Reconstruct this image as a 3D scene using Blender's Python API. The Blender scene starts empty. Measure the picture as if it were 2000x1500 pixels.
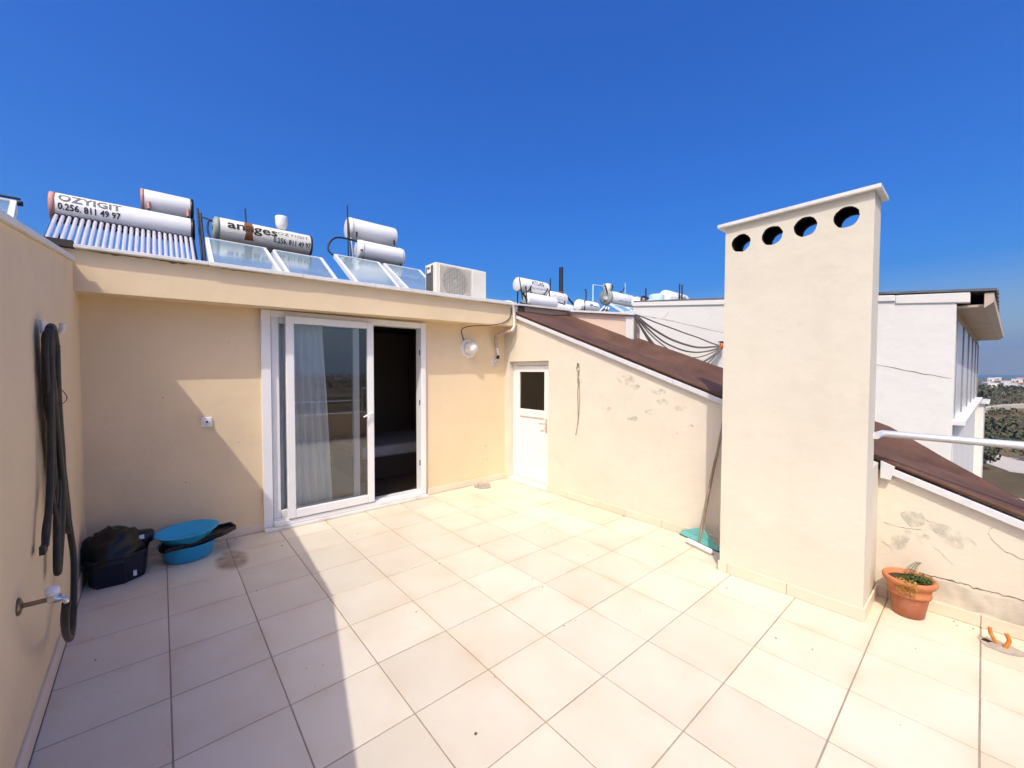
import bpy, bmesh, math, random
from mathutils import Vector, Matrix, noise
random.seed(7)
R = math.radians
scene = bpy.context.scene
COL = scene.collection

# ------------------------------------------------------------------ camera
YAW, PITCH, ROLL = 0.71200, 0.03030, 0.00280
fwd = Vector((math.sin(YAW)*math.cos(PITCH), math.cos(YAW)*math.cos(PITCH), -math.sin(PITCH)))
rt0 = Vector((math.cos(YAW), -math.sin(YAW), 0)); up0 = rt0.cross(fwd)
rt = rt0*math.cos(ROLL) + up0*math.sin(ROLL); up = up0*math.cos(ROLL) - rt0*math.sin(ROLL)
cd = bpy.data.cameras.new('camera'); cam = bpy.data.objects.new('camera', cd); COL.objects.link(cam)
M = Matrix((rt, up, -fwd)).transposed().to_4x4(); M.translation = Vector((0.43979, -3.12183, 1.66730))
cam.matrix_world = M
cd.sensor_width = 36; cd.lens = 36*794.611/2000; cd.clip_start = 0.02; cd.clip_end = 60000
scene.camera = cam

# ------------------------------------------------------------------ light
SUN = Vector((-0.615, -0.42, 1.0)).normalized()          # towards the sun
EL = math.asin(SUN.z); AZ = math.atan2(SUN.x, SUN.y)
w = bpy.data.worlds.new('World'); scene.world = w; w.use_nodes = True
nt = w.node_tree; bg = nt.nodes['Background']
sky = nt.nodes.new('ShaderNodeTexSky'); sky.sky_type = 'NISHITA'; sky.sun_disc = False
sky.sun_elevation = EL; sky.sun_rotation = AZ % (2*math.pi); sky.altitude = 100
sky.air_density = 1.0; sky.dust_density = 4.6; sky.ozone_density = 1.5
hsv = nt.nodes.new('ShaderNodeHueSaturation'); hsv.inputs['Hue'].default_value = 0.5215; hsv.inputs['Saturation'].default_value = 2.05; hsv.inputs['Value'].default_value = 1.80
nt.links.new(sky.outputs[0], hsv.inputs['Color']); nt.links.new(hsv.outputs[0], bg.inputs[0]); bg.inputs[1].default_value = 0.10
sl = bpy.data.lights.new('sun', 'SUN'); sl.energy = 2.75; sl.angle = R(0.53); sl.color = (1.0, 0.95, 0.87)
so = bpy.data.objects.new('sun', sl); COL.objects.link(so); so.rotation_euler = (-SUN).to_track_quat('-Z', 'Y').to_euler()
so.location = (-6, -4, 12)
vs = scene.view_settings; vs.view_transform = 'Standard'; vs.look = 'None'; vs.gamma = 1; vs.exposure = 0.27
vs.use_curve_mapping = False
scene.cycles.use_denoising = True; scene.cycles.use_adaptive_sampling = True; scene.cycles.adaptive_threshold = 0.02
scene.cycles.max_bounces = 8; scene.cycles.diffuse_bounces = 4; scene.cycles.transparent_max_bounces = 12
scene.cycles.sample_clamp_indirect = 8

# ------------------------------------------------------------------ materials
def nodes_of(name):
    m = bpy.data.materials.new(name); m.use_nodes = True
    return m, m.node_tree, m.node_tree.nodes['Principled BSDF']
def mat(name, col, rough=0.7, var=0.0, vscale=3.0, bump=0.0, bscale=60.0, metal=0.0, spec=0.4, coat=0.0, dirt=None, dirt_amt=0.0, dirt_scale=1.5, rnd=0.0, streak=False, trans=0.0):
    m, t, b = nodes_of(name); N = t.nodes; L = t.links
    b.inputs['Roughness'].default_value = rough; b.inputs['Metallic'].default_value = metal
    b.inputs['Specular IOR Level'].default_value = spec; b.inputs['Coat Weight'].default_value = coat
    b.inputs['Coat Roughness'].default_value = 0.12
    tc = N.new('ShaderNodeTexCoord'); geo = N.new('ShaderNodeNewGeometry')
    c = N.new('ShaderNodeRGB'); c.outputs[0].default_value = (*col, 1); out = c.outputs[0]
    if var:
        nz = N.new('ShaderNodeTexNoise'); nz.inputs['Scale'].default_value = vscale; nz.inputs['Detail'].default_value = 6; nz.inputs['Roughness'].default_value = 0.6
        L.new(geo.outputs['Position'], nz.inputs['Vector'])
        mr = N.new('ShaderNodeMapRange'); mr.inputs[1].default_value = 0.25; mr.inputs[2].default_value = 0.75; mr.inputs[3].default_value = 1-var; mr.inputs[4].default_value = 1+var
        L.new(nz.outputs[0], mr.inputs[0])
        mx = N.new('ShaderNodeMix'); mx.data_type = 'RGBA'; mx.blend_type = 'MULTIPLY'; mx.inputs[0].default_value = 1
        L.new(out, mx.inputs[6]); L.new(mr.outputs[0], mx.inputs[7]); out = mx.outputs[2]
    if dirt:
        nz = N.new('ShaderNodeTexNoise'); nz.inputs['Scale'].default_value = dirt_scale; nz.inputs['Detail'].default_value = 8; nz.inputs['Roughness'].default_value = 0.65
        if streak:
            mp = N.new('ShaderNodeMapping'); mp.inputs['Scale'].default_value = (1, 1, 0.18); L.new(geo.outputs['Position'], mp.inputs[0]); L.new(mp.outputs[0], nz.inputs['Vector'])
        else:
            L.new(geo.outputs['Position'], nz.inputs['Vector'])
        mr = N.new('ShaderNodeMapRange'); mr.inputs[1].default_value = 0.52; mr.inputs[2].default_value = 0.78; mr.inputs[3].default_value = 0; mr.inputs[4].default_value = dirt_amt
        L.new(nz.outputs[0], mr.inputs[0])
        mx = N.new('ShaderNodeMix'); mx.data_type = 'RGBA'; L.new(mr.outputs[0], mx.inputs[0]); L.new(out, mx.inputs[6]); mx.inputs[7].default_value = (*dirt, 1); out = mx.outputs[2]
    if rnd:
        oi = N.new('ShaderNodeObjectInfo'); mr = N.new('ShaderNodeMapRange'); mr.inputs[3].default_value = 1-rnd; mr.inputs[4].default_value = 1+rnd
        L.new(oi.outputs['Random'], mr.inputs[0]); mx = N.new('ShaderNodeMix'); mx.data_type = 'RGBA'; mx.blend_type = 'MULTIPLY'; mx.inputs[0].default_value = 1
        L.new(out, mx.inputs[6]); L.new(mr.outputs[0], mx.inputs[7]); out = mx.outputs[2]
    L.new(out, b.inputs['Base Color'])
    if bump:
        nz = N.new('ShaderNodeTexNoise'); nz.inputs['Scale'].default_value = bscale; nz.inputs['Detail'].default_value = 5
        L.new(geo.outputs['Position'], nz.inputs['Vector'])
        bp = N.new('ShaderNodeBump'); bp.inputs['Strength'].default_value = bump; bp.inputs['Distance'].default_value = 0.01
        if spec == 0.15:
            n5 = N.new('ShaderNodeTexNoise'); n5.inputs['Scale'].default_value = 5.5; n5.inputs['Detail'].default_value = 3; L.new(geo.outputs['Position'], n5.inputs['Vector'])
            b5 = N.new('ShaderNodeBump'); b5.inputs['Strength'].default_value = 0.35; b5.inputs['Distance'].default_value = 0.02; L.new(n5.outputs[0], b5.inputs['Height']); L.new(b5.outputs[0], bp.inputs['Normal'])
        L.new(nz.outputs[0], bp.inputs['Height']); L.new(bp.outputs[0], b.inputs['Normal'])
    if trans: b.inputs['Transmission Weight'].default_value = trans
    return m

def glass(name, tint, ior):
    m, t, b = nodes_of(name); N = t.nodes; L = t.links; N.remove(b)
    tr = N.new('ShaderNodeBsdfTransparent'); tr.inputs[0].default_value = (*tint, 1)
    gl = N.new('ShaderNodeBsdfGlossy'); gl.inputs['Roughness'].default_value = 0.005
    fr = N.new('ShaderNodeFresnel'); fr.inputs[0].default_value = ior
    mx = N.new('ShaderNodeMixShader'); L.new(fr.outputs[0], mx.inputs[0]); L.new(tr.outputs[0], mx.inputs[1]); L.new(gl.outputs[0], mx.inputs[2])
    L.new(mx.outputs[0], N['Material Output'].inputs[0]); return m

CREAM = (0.77, 0.61, 0.40)
m_stucco = mat('cream_stucco', CREAM, 0.9, 0.06, 1.4, 0.18, 150, dirt=(0.50, 0.42, 0.30), dirt_amt=0.35, dirt_scale=0.9, spec=0.15)
m_stucco_worn = mat('worn_cream_stucco', (0.715, 0.645, 0.53), 0.92, 0.06, 1.6, 0.2, 120, dirt=(0.48, 0.46, 0.40), dirt_amt=0.5, dirt_scale=1.3, spec=0.15)
m_chim = mat('chimney_stucco', (0.70, 0.65, 0.535), 0.9, 0.07, 1.1, 0.10, 160, dirt=(0.55, 0.47, 0.36), dirt_amt=0.3, dirt_scale=0.8, spec=0.15, streak=True)
m_soot_shade = mat('soot_shade', (0.035, 0.018, 0.012), 0.95, 0.3, 20)  # soot inside the chimney, and painted shade for the hole in the floor
m_white_wall = mat('white_render', (0.755, 0.745, 0.70), 0.92, 0.05, 0.9, 0.10, 70, dirt=(0.55, 0.54, 0.51), dirt_amt=0.45, dirt_scale=0.7, spec=0.15, streak=True)
m_pink = mat('pink_render', (0.76, 0.60, 0.47), 0.92, 0.05, 1.2, 0.3, 60, spec=0.15)
m_marble = mat('white_marble', (0.74, 0.73, 0.70), 0.45, 0.08, 5, 0.1, 40, dirt=(0.42, 0.40, 0.35), dirt_amt=0.6, dirt_scale=4)
m_pvc = mat('white_pvc', (0.80, 0.80, 0.80), 0.28, 0.02, 4, dirt=(0.6, 0.58, 0.52), dirt_amt=0.25, dirt_scale=3)
m_rubber = mat('black_rubber', (0.012, 0.012, 0.012), 0.55, 0.2, 15)
m_hose = mat('dark_hose', (0.028, 0.025, 0.020), 0.5, 0.35, 9)
m_grout = mat('grout', (0.33, 0.285, 0.23), 0.95, 0.25, 6, 0.4, 80)
m_skirt = mat('skirting_ceramic', (0.74, 0.62, 0.49), 0.35, 0.04, 3, rnd=0.04, dirt=(0.5, 0.4, 0.3), dirt_amt=0.3, dirt_scale=4)
m_galv = mat('galvanised_steel', (0.80, 0.81, 0.83), 0.36, 0.06, 10, metal=0.55)
m_alu = mat('white_aluminium', (0.74, 0.75, 0.76), 0.4, 0.04, 5)
m_zinc = mat('white_drip_metal', (0.66, 0.66, 0.67), 0.4, 0.08, 9, dirt=(0.35, 0.34, 0.33), dirt_amt=0.5, dirt_scale=9)
m_iron = mat('dark_iron', (0.020, 0.020, 0.026), 0.6, 0.2, 10)
m_tankw = mat('white_enamel', (0.80, 0.80, 0.79), 0.32, 0.03, 4, dirt=(0.5, 0.42, 0.3), dirt_amt=0.25, dirt_scale=2.5)
m_tankcream = mat('faded_enamel', (0.76, 0.73, 0.64), 0.4, 0.06, 5, dirt=(0.52, 0.44, 0.32), dirt_amt=0.4, dirt_scale=3)
m_rust = mat('rust', (0.22, 0.075, 0.025), 0.85, 0.4, 14, 0.2, 60)
m_rustpink = mat('faded_red_paint', (0.55, 0.27, 0.20), 0.6, 0.2, 8)
m_print = mat('black_print', (0.02, 0.02, 0.02), 0.6)
m_printgrey = mat('grey_print', (0.16, 0.16, 0.17), 0.6, 0.3, 25)
m_printred = mat('faded_red_print', (0.30, 0.10, 0.10), 0.6)
m_tube = mat('vacuum_tube_glass', (0.56, 0.56, 0.64), 0.12, 0.05, 6, spec=0.8, coat=0.6)  # pale lavender base puts the reflected sky into the tube colour
m_panel = mat('collector_glass', (0.24, 0.35, 0.40), 0.13, 0.12, 1.6, spec=0.9, coat=0.5, dirt=(0.48, 0.54, 0.56), dirt_amt=0.6, dirt_scale=1.2)
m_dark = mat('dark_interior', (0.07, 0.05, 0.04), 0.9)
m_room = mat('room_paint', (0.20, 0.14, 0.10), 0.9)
m_curtain = mat('white_voile', (0.93, 0.93, 0.93), 0.9, 0.03, 8)
m_teal = mat('teal_plastic', (0.16, 0.50, 0.46), 0.4, 0.1, 8)
m_cyan = mat('cyan_plastic', (0.018, 0.33, 0.62), 0.38, 0.05, 6, spec=0.5)
m_cyan_in = mat('cyan_plastic_pale', (0.03, 0.40, 0.66), 0.45, 0.1, 6)
m_navy = mat('navy_plastic', (0.003, 0.006, 0.020), 0.35, 0.2, 8)
m_black = mat('black_plastic', (0.005, 0.005, 0.006), 0.4, 0.2, 12)
m_terra = mat('terracotta', (0.50, 0.185, 0.075), 0.7, 0.12, 12, 0.15, 90, dirt=(0.62, 0.38, 0.26), dirt_amt=0.5, dirt_scale=10)
m_terra2 = mat('terracotta_dark', (0.36, 0.115, 0.055), 0.45, 0.12, 12, dirt=(0.5, 0.3, 0.22), dirt_amt=0.4, dirt_scale=10)
m_soil = mat('soil', (0.055, 0.035, 0.02), 0.95, 0.4, 40, 0.5, 60)
m_leaf = mat('leaf_green', (0.10, 0.13, 0.035), 0.6, 0.3, 40, rnd=0.2)
m_leafy = mat('leaf_yellow', (0.42, 0.30, 0.05), 0.6, 0.3, 40)
m_orange = mat('orange_conduit', (0.58, 0.22, 0.045), 0.5, 0.15, 20)
m_wood = mat('weathered_wood', (0.30, 0.235, 0.17), 0.8, 0.35, 14, 0.3, 80)
m_concrete = mat('concrete', (0.42, 0.37, 0.31), 0.95, 0.2, 12, 0.5, 60)
m_plasterpatch = mat('grey_plaster', (0.46, 0.45, 0.40), 0.95, 0.2, 9, 0.4, 90)
m_crack = mat('crack', (0.16, 0.13, 0.10), 1.0)
m_leadgrey = mat('grey_cable', (0.13, 0.12, 0.12), 0.6)
m_insul = mat('pink_insulation', (0.45, 0.33, 0.28), 0.8, 0.2, 15)
m_tape = mat('white_tape', (0.76, 0.72, 0.68), 0.6, 0.1, 12)
m_redins = mat('orange_insulator', (0.62, 0.10, 0.02), 0.35)
m_tanplaster = mat('soffit_board', (0.55, 0.45, 0.36), 0.9, 0.1, 4)
m_lampglass = mat('frosted_glass', (0.80, 0.79, 0.75), 0.35, 0.03, 10, spec=0.6)
m_brass = mat('tarnished_brass', (0.26, 0.20, 0.13), 0.4, 0.2, 20, metal=0.9)
m_chrome = mat('chrome', (0.75, 0.73, 0.68), 0.2, 0.05, 10, metal=1.0)
m_bluetin = mat('pale_blue_plastic', (0.45, 0.62, 0.70), 0.5, 0.05, 5)
m_greymetal = mat('grey_green_metal', (0.30, 0.33, 0.30), 0.5, 0.15, 9)
m_pane = glass('window_glass', (0.98, 0.99, 0.99), 1.5); m_pane_out = glass('reflective_glass', (0.98, 0.99, 0.99), 1.75)
m_paneg = glass('smoked_glass', (0.62, 0.58, 0.54), 1.5)
m_coil = mat('coil_fins', (0.10, 0.10, 0.10), 0.6, 0.5, 160)
m_stain = None

def tile_material():
    m, t, b = nodes_of('floor_ceramic'); N = t.nodes; L = t.links
    b.inputs['Roughness'].default_value = 0.38; b.inputs['Specular IOR Level'].default_value = 0.45
    geo = N.new('ShaderNodeNewGeometry'); oi = N.new('ShaderNodeObjectInfo')
    n1 = N.new('ShaderNodeTexNoise'); n1.inputs['Scale'].default_value = 2.2; n1.inputs['Detail'].default_value = 5
    n2 = N.new('ShaderNodeTexNoise'); n2.inputs['Scale'].default_value = 16; n2.inputs['Detail'].default_value = 8; n2.inputs['Roughness'].default_value = 0.7
    for n in (n1, n2): L.new(geo.outputs['Position'], n.inputs['Vector'])
    r1 = N.new('ShaderNodeValToRGB'); e = r1.color_ramp.elements
    e[0].position = 0.3; e[0].color = (0.67, 0.59, 0.455, 1); e[1].position = 0.7; e[1].color = (0.72, 0.662, 0.535, 1)
    L.new(n1.outputs[0], r1.inputs[0])
    mr = N.new('ShaderNodeMapRange'); mr.inputs[1].default_value = 0.58; mr.inputs[2].default_value = 0.85; mr.inputs[3].default_value = 0; mr.inputs[4].default_value = 0.45
    L.new(n2.outputs[0], mr.inputs[0])
    mx = N.new('ShaderNodeMix'); mx.data_type = 'RGBA'; L.new(mr.outputs[0], mx.inputs[0]); L.new(r1.outputs[0], mx.inputs[6]); mx.inputs[7].default_value = (0.56, 0.47, 0.36, 1)
    m2 = N.new('ShaderNodeMapRange'); m2.inputs[3].default_value = 0.93; m2.inputs[4].default_value = 1.05; L.new(oi.outputs['Random'], m2.inputs[0])
    mm = N.new('ShaderNodeMix'); mm.data_type = 'RGBA'; mm.blend_type = 'MULTIPLY'; mm.inputs[0].default_value = 1; L.new(mx.outputs[2], mm.inputs[6]); L.new(m2.outputs[0], mm.inputs[7])
    tc = N.new('ShaderNodeTexCoord'); sx = N.new('ShaderNodeSeparateXYZ'); L.new(tc.outputs['Object'], sx.inputs[0]); ab = []
    for k in (0, 1):
        q_ = N.new('ShaderNodeMath'); q_.operation = 'ABSOLUTE'; L.new(sx.outputs[k], q_.inputs[0]); ab.append(q_)
    mxm = N.new('ShaderNodeMath'); mxm.operation = 'MAXIMUM'; L.new(ab[0].outputs[0], mxm.inputs[0]); L.new(ab[1].outputs[0], mxm.inputs[1])
    n3 = N.new('ShaderNodeTexNoise'); n3.inputs['Scale'].default_value = 3.1; n3.inputs['Detail'].default_value = 4; L.new(geo.outputs['Position'], n3.inputs['Vector'])
    er = N.new('ShaderNodeMapRange'); er.inputs[1].default_value = 0.15; er.inputs[2].default_value = 0.224; L.new(mxm.outputs[0], er.inputs[0])
    nr = N.new('ShaderNodeMapRange'); nr.inputs[1].default_value = 0.46; nr.inputs[2].default_value = 0.72; nr.inputs[4].default_value = 0.5; L.new(n3.outputs[0], nr.inputs[0])
    em = N.new('ShaderNodeMath'); em.operation = 'MULTIPLY'; L.new(er.outputs[0], em.inputs[0]); L.new(nr.outputs[0], em.inputs[1])
    ex = N.new('ShaderNodeMix'); ex.data_type = 'RGBA'; L.new(em.outputs[0], ex.inputs[0]); L.new(mm.outputs[2], ex.inputs[6]); ex.inputs[7].default_value = (0.60, 0.44, 0.28, 1)
    L.new(ex.outputs[2], b.inputs['Base Color'])
    r2 = N.new('ShaderNodeMapRange'); r2.inputs[3].default_value = 0.28; r2.inputs[4].default_value = 0.6; L.new(n2.outputs[0], r2.inputs[0]); L.new(r2.outputs[0], b.inputs['Roughness'])
    return m
m_tile = tile_material()

def bitumen_material(nm, c0, c1):
    m, t, b = nodes_of(nm); N = t.nodes; L = t.links
    geo = N.new('ShaderNodeNewGeometry'); b.inputs['Roughness'].default_value = 0.75; b.inputs['Specular IOR Level'].default_value = 0.3
    n1 = N.new('ShaderNodeTexNoise'); n1.inputs['Scale'].default_value = 2.6; n1.inputs['Detail'].default_value = 7; n1.inputs['Roughness'].default_value = 0.65
    n2 = N.new('ShaderNodeTexNoise'); n2.inputs['Scale'].default_value = 220; n2.inputs['Detail'].default_value = 2
    L.new(geo.outputs['Position'], n1.inputs['Vector']); L.new(geo.outputs['Position'], n2.inputs['Vector'])
    r = N.new('ShaderNodeValToRGB'); e = r.color_ramp.elements
    e[0].position = 0.3; e[0].color = (*c0, 1); e[1].position = 0.72; e[1].color = (*c1, 1)
    L.new(n1.outputs[0], r.inputs[0]); L.new(r.outputs[0], b.inputs['Base Color'])
    bp = N.new('ShaderNodeBump'); bp.inputs['Strength'].default_value = 0.4; bp.inputs['Distance'].default_value = 0.004; L.new(n2.outputs[0], bp.inputs['Height']); L.new(bp.outputs[0], b.inputs['Normal'])
    return m
m_bitumen = bitumen_material('brown_bitumen', (.070, .034, .022), (.155, .08, .053)); m_bitumen_old = bitumen_material('faded_bitumen', (.19, .105, .078), (.30, .18, .138))

# ------------------------------------------------------------------ mesh helpers
class MB:
    def __init__(s): s.v = []; s.f = []; s.mi = []; s.sm = []
    def add(s, vs, fs, mi=0, smooth=False):
        o = len(s.v); s.v += [tuple(p) for p in vs]
        for f in fs: s.f.append([i+o for i in f]); s.mi.append(mi); s.sm.append(smooth)
        return s
    def box(s, a, b, mi=0):
        x0, y0, z0 = a; x1, y1, z1 = b
        return s.add([(x0,y0,z0),(x1,y0,z0),(x1,y1,z0),(x0,y1,z0),(x0,y0,z1),(x1,y0,z1),(x1,y1,z1),(x0,y1,z1)],
                     [(3,2,1,0),(4,5,6,7),(0,1,5,4),(1,2,6,5),(2,3,7,6),(3,0,4,7)], mi)
    def hexa(s, low, high, mi=0):       # two matching quads
        return s.add(list(low)+list(high), [(3,2,1,0),(4,5,6,7),(0,1,5,4),(1,2,6,5),(2,3,7,6),(3,0,4,7)], mi)
    def prism(s, a, b, mi=0):           # two matching polygons
        n = len(a); return s.add(list(a)+list(b), [list(range(n))[::-1], list(range(n, 2*n))]+[(i, (i+1) % n, n+(i+1) % n, n+i) for i in range(n)], mi)
    def tube(s, pts, r, n=8, mi=0, caps=True, radii=None):
        P = [Vector(p) for p in pts]; k = len(P); rings = []
        t0 = (P[1]-P[0]).normalized(); ref = Vector((0,0,1)) if abs(t0.z) < .9 else Vector((1,0,0))
        nrm = t0.cross(ref).normalized()
        for i in range(k):
            t = ((P[min(i+1,k-1)]-P[i]).normalized()+(P[i]-P[max(i-1,0)]).normalized())
            t = t.normalized() if t.length > 1e-6 else t0
            nrm = (nrm - t*nrm.dot(t)).normalized(); bn = t.cross(nrm); rr = radii[i] if radii else r
            rings.append([P[i]+(nrm*math.cos(2*math.pi*j/n)+bn*math.sin(2*math.pi*j/n))*rr for j in range(n)])
        vs = [p for g in rings for p in g]; fs = []
        for i in range(k-1):
            for j in range(n): fs.append((i*n+j, i*n+(j+1) % n, (i+1)*n+(j+1) % n, (i+1)*n+j))
        s.add(vs, fs, mi, True)
        if caps: s.add(rings[0], [list(range(n))[::-1]], mi); s.add(rings[-1], [list(range(n))], mi)
        return s
    def lathe(s, prof, origin, axis=(0,0,1), n=24, mi=0, smooth=True, sx=1.0, sy=1.0):  # prof [(r, h)]
        ax = Vector(axis).normalized(); ref = Vector((1,0,0)) if abs(ax.x) < .9 else Vector((0,0,1))
        u = (ref - ax*ref.dot(ax)).normalized(); v = ax.cross(u); o = Vector(origin)
        vs = [o+ax*h+(u*math.cos(2*math.pi*j/n)*sx+v*math.sin(2*math.pi*j/n)*sy)*r for r, h in prof for j in range(n)]
        fs = []
        for i in range(len(prof)-1):
            for j in range(n): fs.append((i*n+j, i*n+(j+1) % n, (i+1)*n+(j+1) % n, (i+1)*n+j))
        s.add(vs, fs, mi, smooth)
        return s
    def mesh(s, name, mats):
        me = bpy.data.meshes.new(name); me.from_pydata(s.v, [], s.f)
        for m in (mats if isinstance(mats, (list, tuple)) else [mats]): me.materials.append(m)
        me.polygons.foreach_set('material_index', s.mi); me.polygons.foreach_set('use_smooth', s.sm); me.update(); return me
    def build(s, name, mats, parent=None, bevel=0.0, seg=2):
        o = bpy.data.objects.new(name, s.mesh(name, mats)); COL.objects.link(o)
        if parent: adopt(o, parent)
        if bevel:
            md = o.modifiers.new('bevel', 'BEVEL'); md.width = bevel; md.segments = seg; md.limit_method = 'ANGLE'; md.angle_limit = R(40)
        return o
def wloc(o):
    p = Vector(o.location); q = o.parent
    while q: p = p+Vector(q.location); q = q.parent
    return p
def adopt(o, parent):                   # meshes are written in world coordinates; parents are only translated
    o.parent = parent; o.location = Vector(o.location)-wloc(parent)
def thing(name, loc, label, cat, group=None):
    o = bpy.data.objects.new(name, None); COL.objects.link(o); o.location = loc; o.empty_display_size = 0.1
    return tag(o, label, cat, group)
def tag(o, label, cat, group=None):
    o['label'] = label; o['category'] = cat
    if group: o['group'] = group
    return o
def struct(o): o['kind'] = 'structure'; return o
def box(name, a, b, m, parent=None, bevel=0.0, seg=2): return MB().box(a, b).build(name, m, parent, bevel, seg)
def tube(name, pts, r, m, parent=None, n=8, radii=None): return MB().tube(pts, r, n, radii=radii).build(name, m, parent)
def spline(pts, per=6):                  # Catmull-Rom
    P = [Vector(p) for p in pts]; out = []
    for i in range(len(P)-1):
        a, b, c, d = P[max(i-1,0)], P[i], P[i+1], P[min(i+2,len(P)-1)]
        for k in range(per):
            t = k/per; out.append(0.5*((2*b)+(c-a)*t+(2*a-5*b+4*c-d)*t*t+(3*b-a-3*c+d)*t**3))
    return out+[P[-1]]
def plate_with_holes(outer, holes, mb, to3, depth, mi_front=0, mi_side=1):
    """outer and holes are 2D loops; to3(u, v, w) places them; the plate runs from w = 0 to w = depth"""
    bm = bmesh.new(); loops = [outer]+holes; edges = []
    for lp in loops:
        vs = [bm.verts.new((p[0], p[1], 0)) for p in lp]
        for i in range(len(vs)): edges.append(bm.edges.new((vs[i], vs[(i+1) % len(vs)])))
    bmesh.ops.triangle_fill(bm, use_beauty=True, use_dissolve=False, edges=edges)
    bm.verts.index_update(); V = [v.co.copy() for v in bm.verts]; F = [[v.index for v in f.verts] for f in bm.faces]; bm.free()
    mb.add([to3(p.x, p.y, 0) for p in V], F, mi_front); mb.add([to3(p.x, p.y, depth) for p in V], [f[::-1] for f in F], mi_side)
    for k, lp in enumerate(loops):
        n = len(lp); mb.add([to3(p[0], p[1], 0) for p in lp]+[to3(p[0], p[1], depth) for p in lp], [(i, (i+1) % n, n+(i+1) % n, n+i) for i in range(n)], mi_side if k else mi_front)

def text_mesh(s, size, bold=0.0):
    c = bpy.data.curves.new('t', 'FONT'); c.body = s; c.size = size; c.offset = bold; c.resolution_u = 2
    o = bpy.data.objects.new('t', c); COL.objects.link(o); dg = bpy.context.evaluated_depsgraph_get(); dg.update()
    me = bpy.data.meshes.new_from_object(o.evaluated_get(dg)); bpy.data.objects.remove(o); bpy.data.curves.remove(c); return me
def text_on_tank(name, s, size, x0, width, yc, zc, r, th0, m, parent, bold=0.0):
    me = text_mesh(s, size, bold); bm = bmesh.new(); bm.from_mesh(me); bpy.data.meshes.remove(me)
    xs = [v.co.x for v in bm.verts]; a, b = min(xs), max(xs); k = width/(b-a)
    v0 = min(v.co.y for v in bm.verts); v1 = max(v.co.y for v in bm.verts)
    for i in range(1, 9):
        y = v0+(v1-v0)*i/9
        bmesh.ops.bisect_plane(bm, geom=bm.verts[:]+bm.edges[:]+bm.faces[:], plane_co=(0, y, 0), plane_no=(0, 1, 0))
    for v in bm.verts:
        th = th0+v.co.y/r
        v.co = Vector((x0+(v.co.x-a)*k, yc-(r+.004)*math.cos(th), zc+(r+.004)*math.sin(th)))
    out = bpy.data.meshes.new(name); bm.to_mesh(out); bm.free(); out.materials.append(m)
    o = bpy.data.objects.new(name, out); COL.objects.link(o); adopt(o, parent); return o

# ------------------------------------------------------------------ terrace floor
T = 0.45; G = 0.0068
def lwx(y): return -0.033-0.0156*y        # left wall plane
floor = struct(MB().box((-0.3, -4.05, -0.30), (4.95, 1.95, -0.004)).build('terrace_floor', m_grout))
full = MB(); hs = T/2-G/2; full.box((-hs, -hs, -0.012), (hs, hs, 0.0)); tile_me = full.mesh('floor_tile', m_tile)
XE = [lwx(-1)+0.013]+[T*i for i in range(1, 10)]+[4.482]
YE = [-3.858]+[T*j for j in range(-8, 4)]+[1.732]
for i in range(len(XE)-1):
    for j in range(len(YE)-1):
        x0, x1, y0, y1 = XE[i], XE[i+1], YE[j], YE[j+1]
        if abs(x1-x0-T) < 1e-6 and abs(y1-y0-T) < 1e-6: me = tile_me
        else:
            hx, hy = (x1-x0-G)/2, (y1-y0-G)/2; me = MB().box((-hx, -hy, -0.012), (hx, hy, 0)).mesh('cut_tile', m_tile)
            if i == 0:
                xm = (x0+x1)/2; a0, a1 = lwx(y0)+.0155-xm, lwx(y1)+.0155-xm
                lo = [(a0, -hy, -.012), (hx, -hy, -.012), (hx, hy, -.012), (a1, hy, -.012)]; me = MB().hexa(lo, [(p, q, 0) for p, q, _ in lo]).mesh('cut_tile', m_tile)
        o = bpy.data.objects.new('floor_tile', me); COL.objects.link(o); o.location = ((x0+x1)/2, (y0+y1)/2, random.uniform(-0.0008, 0.0006)); o.parent = floor
        o.rotation_euler = (random.uniform(-.0012, .0012), random.uniform(-.0012, .0012), random.uniform(-.0015, .0015))
        md = o.modifiers.new('bevel', 'BEVEL'); md.width = 0.0022; md.segments = 2

def skirting(parent, a, b, nrm, h, joints, z0=0.001, th=0.012):
    """row of skirting tiles from a to b (2D); nrm points into the terrace"""
    a, b, n = Vector(a), Vector(b), Vector(nrm); d = (b-a); Ln = d.length; d.normalize()
    cuts = [0]+sorted(j for j in joints if 0.01 < j < Ln-0.01)+[Ln]
    for k in range(len(cuts)-1):
        p, q = a+d*(cuts[k]+0.0015), a+d*(cuts[k+1]-0.0015); hh = h+random.uniform(-.002, .002)
        lo = [(*p, z0), (*q, z0), (*(q+n*th), z0), (*(p+n*th), z0)]
        hi = [(x, y, hh) for x, y, _ in lo]
        MB().hexa(lo, hi).build('skirting_tile', m_skirt, parent, 0.002)

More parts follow.
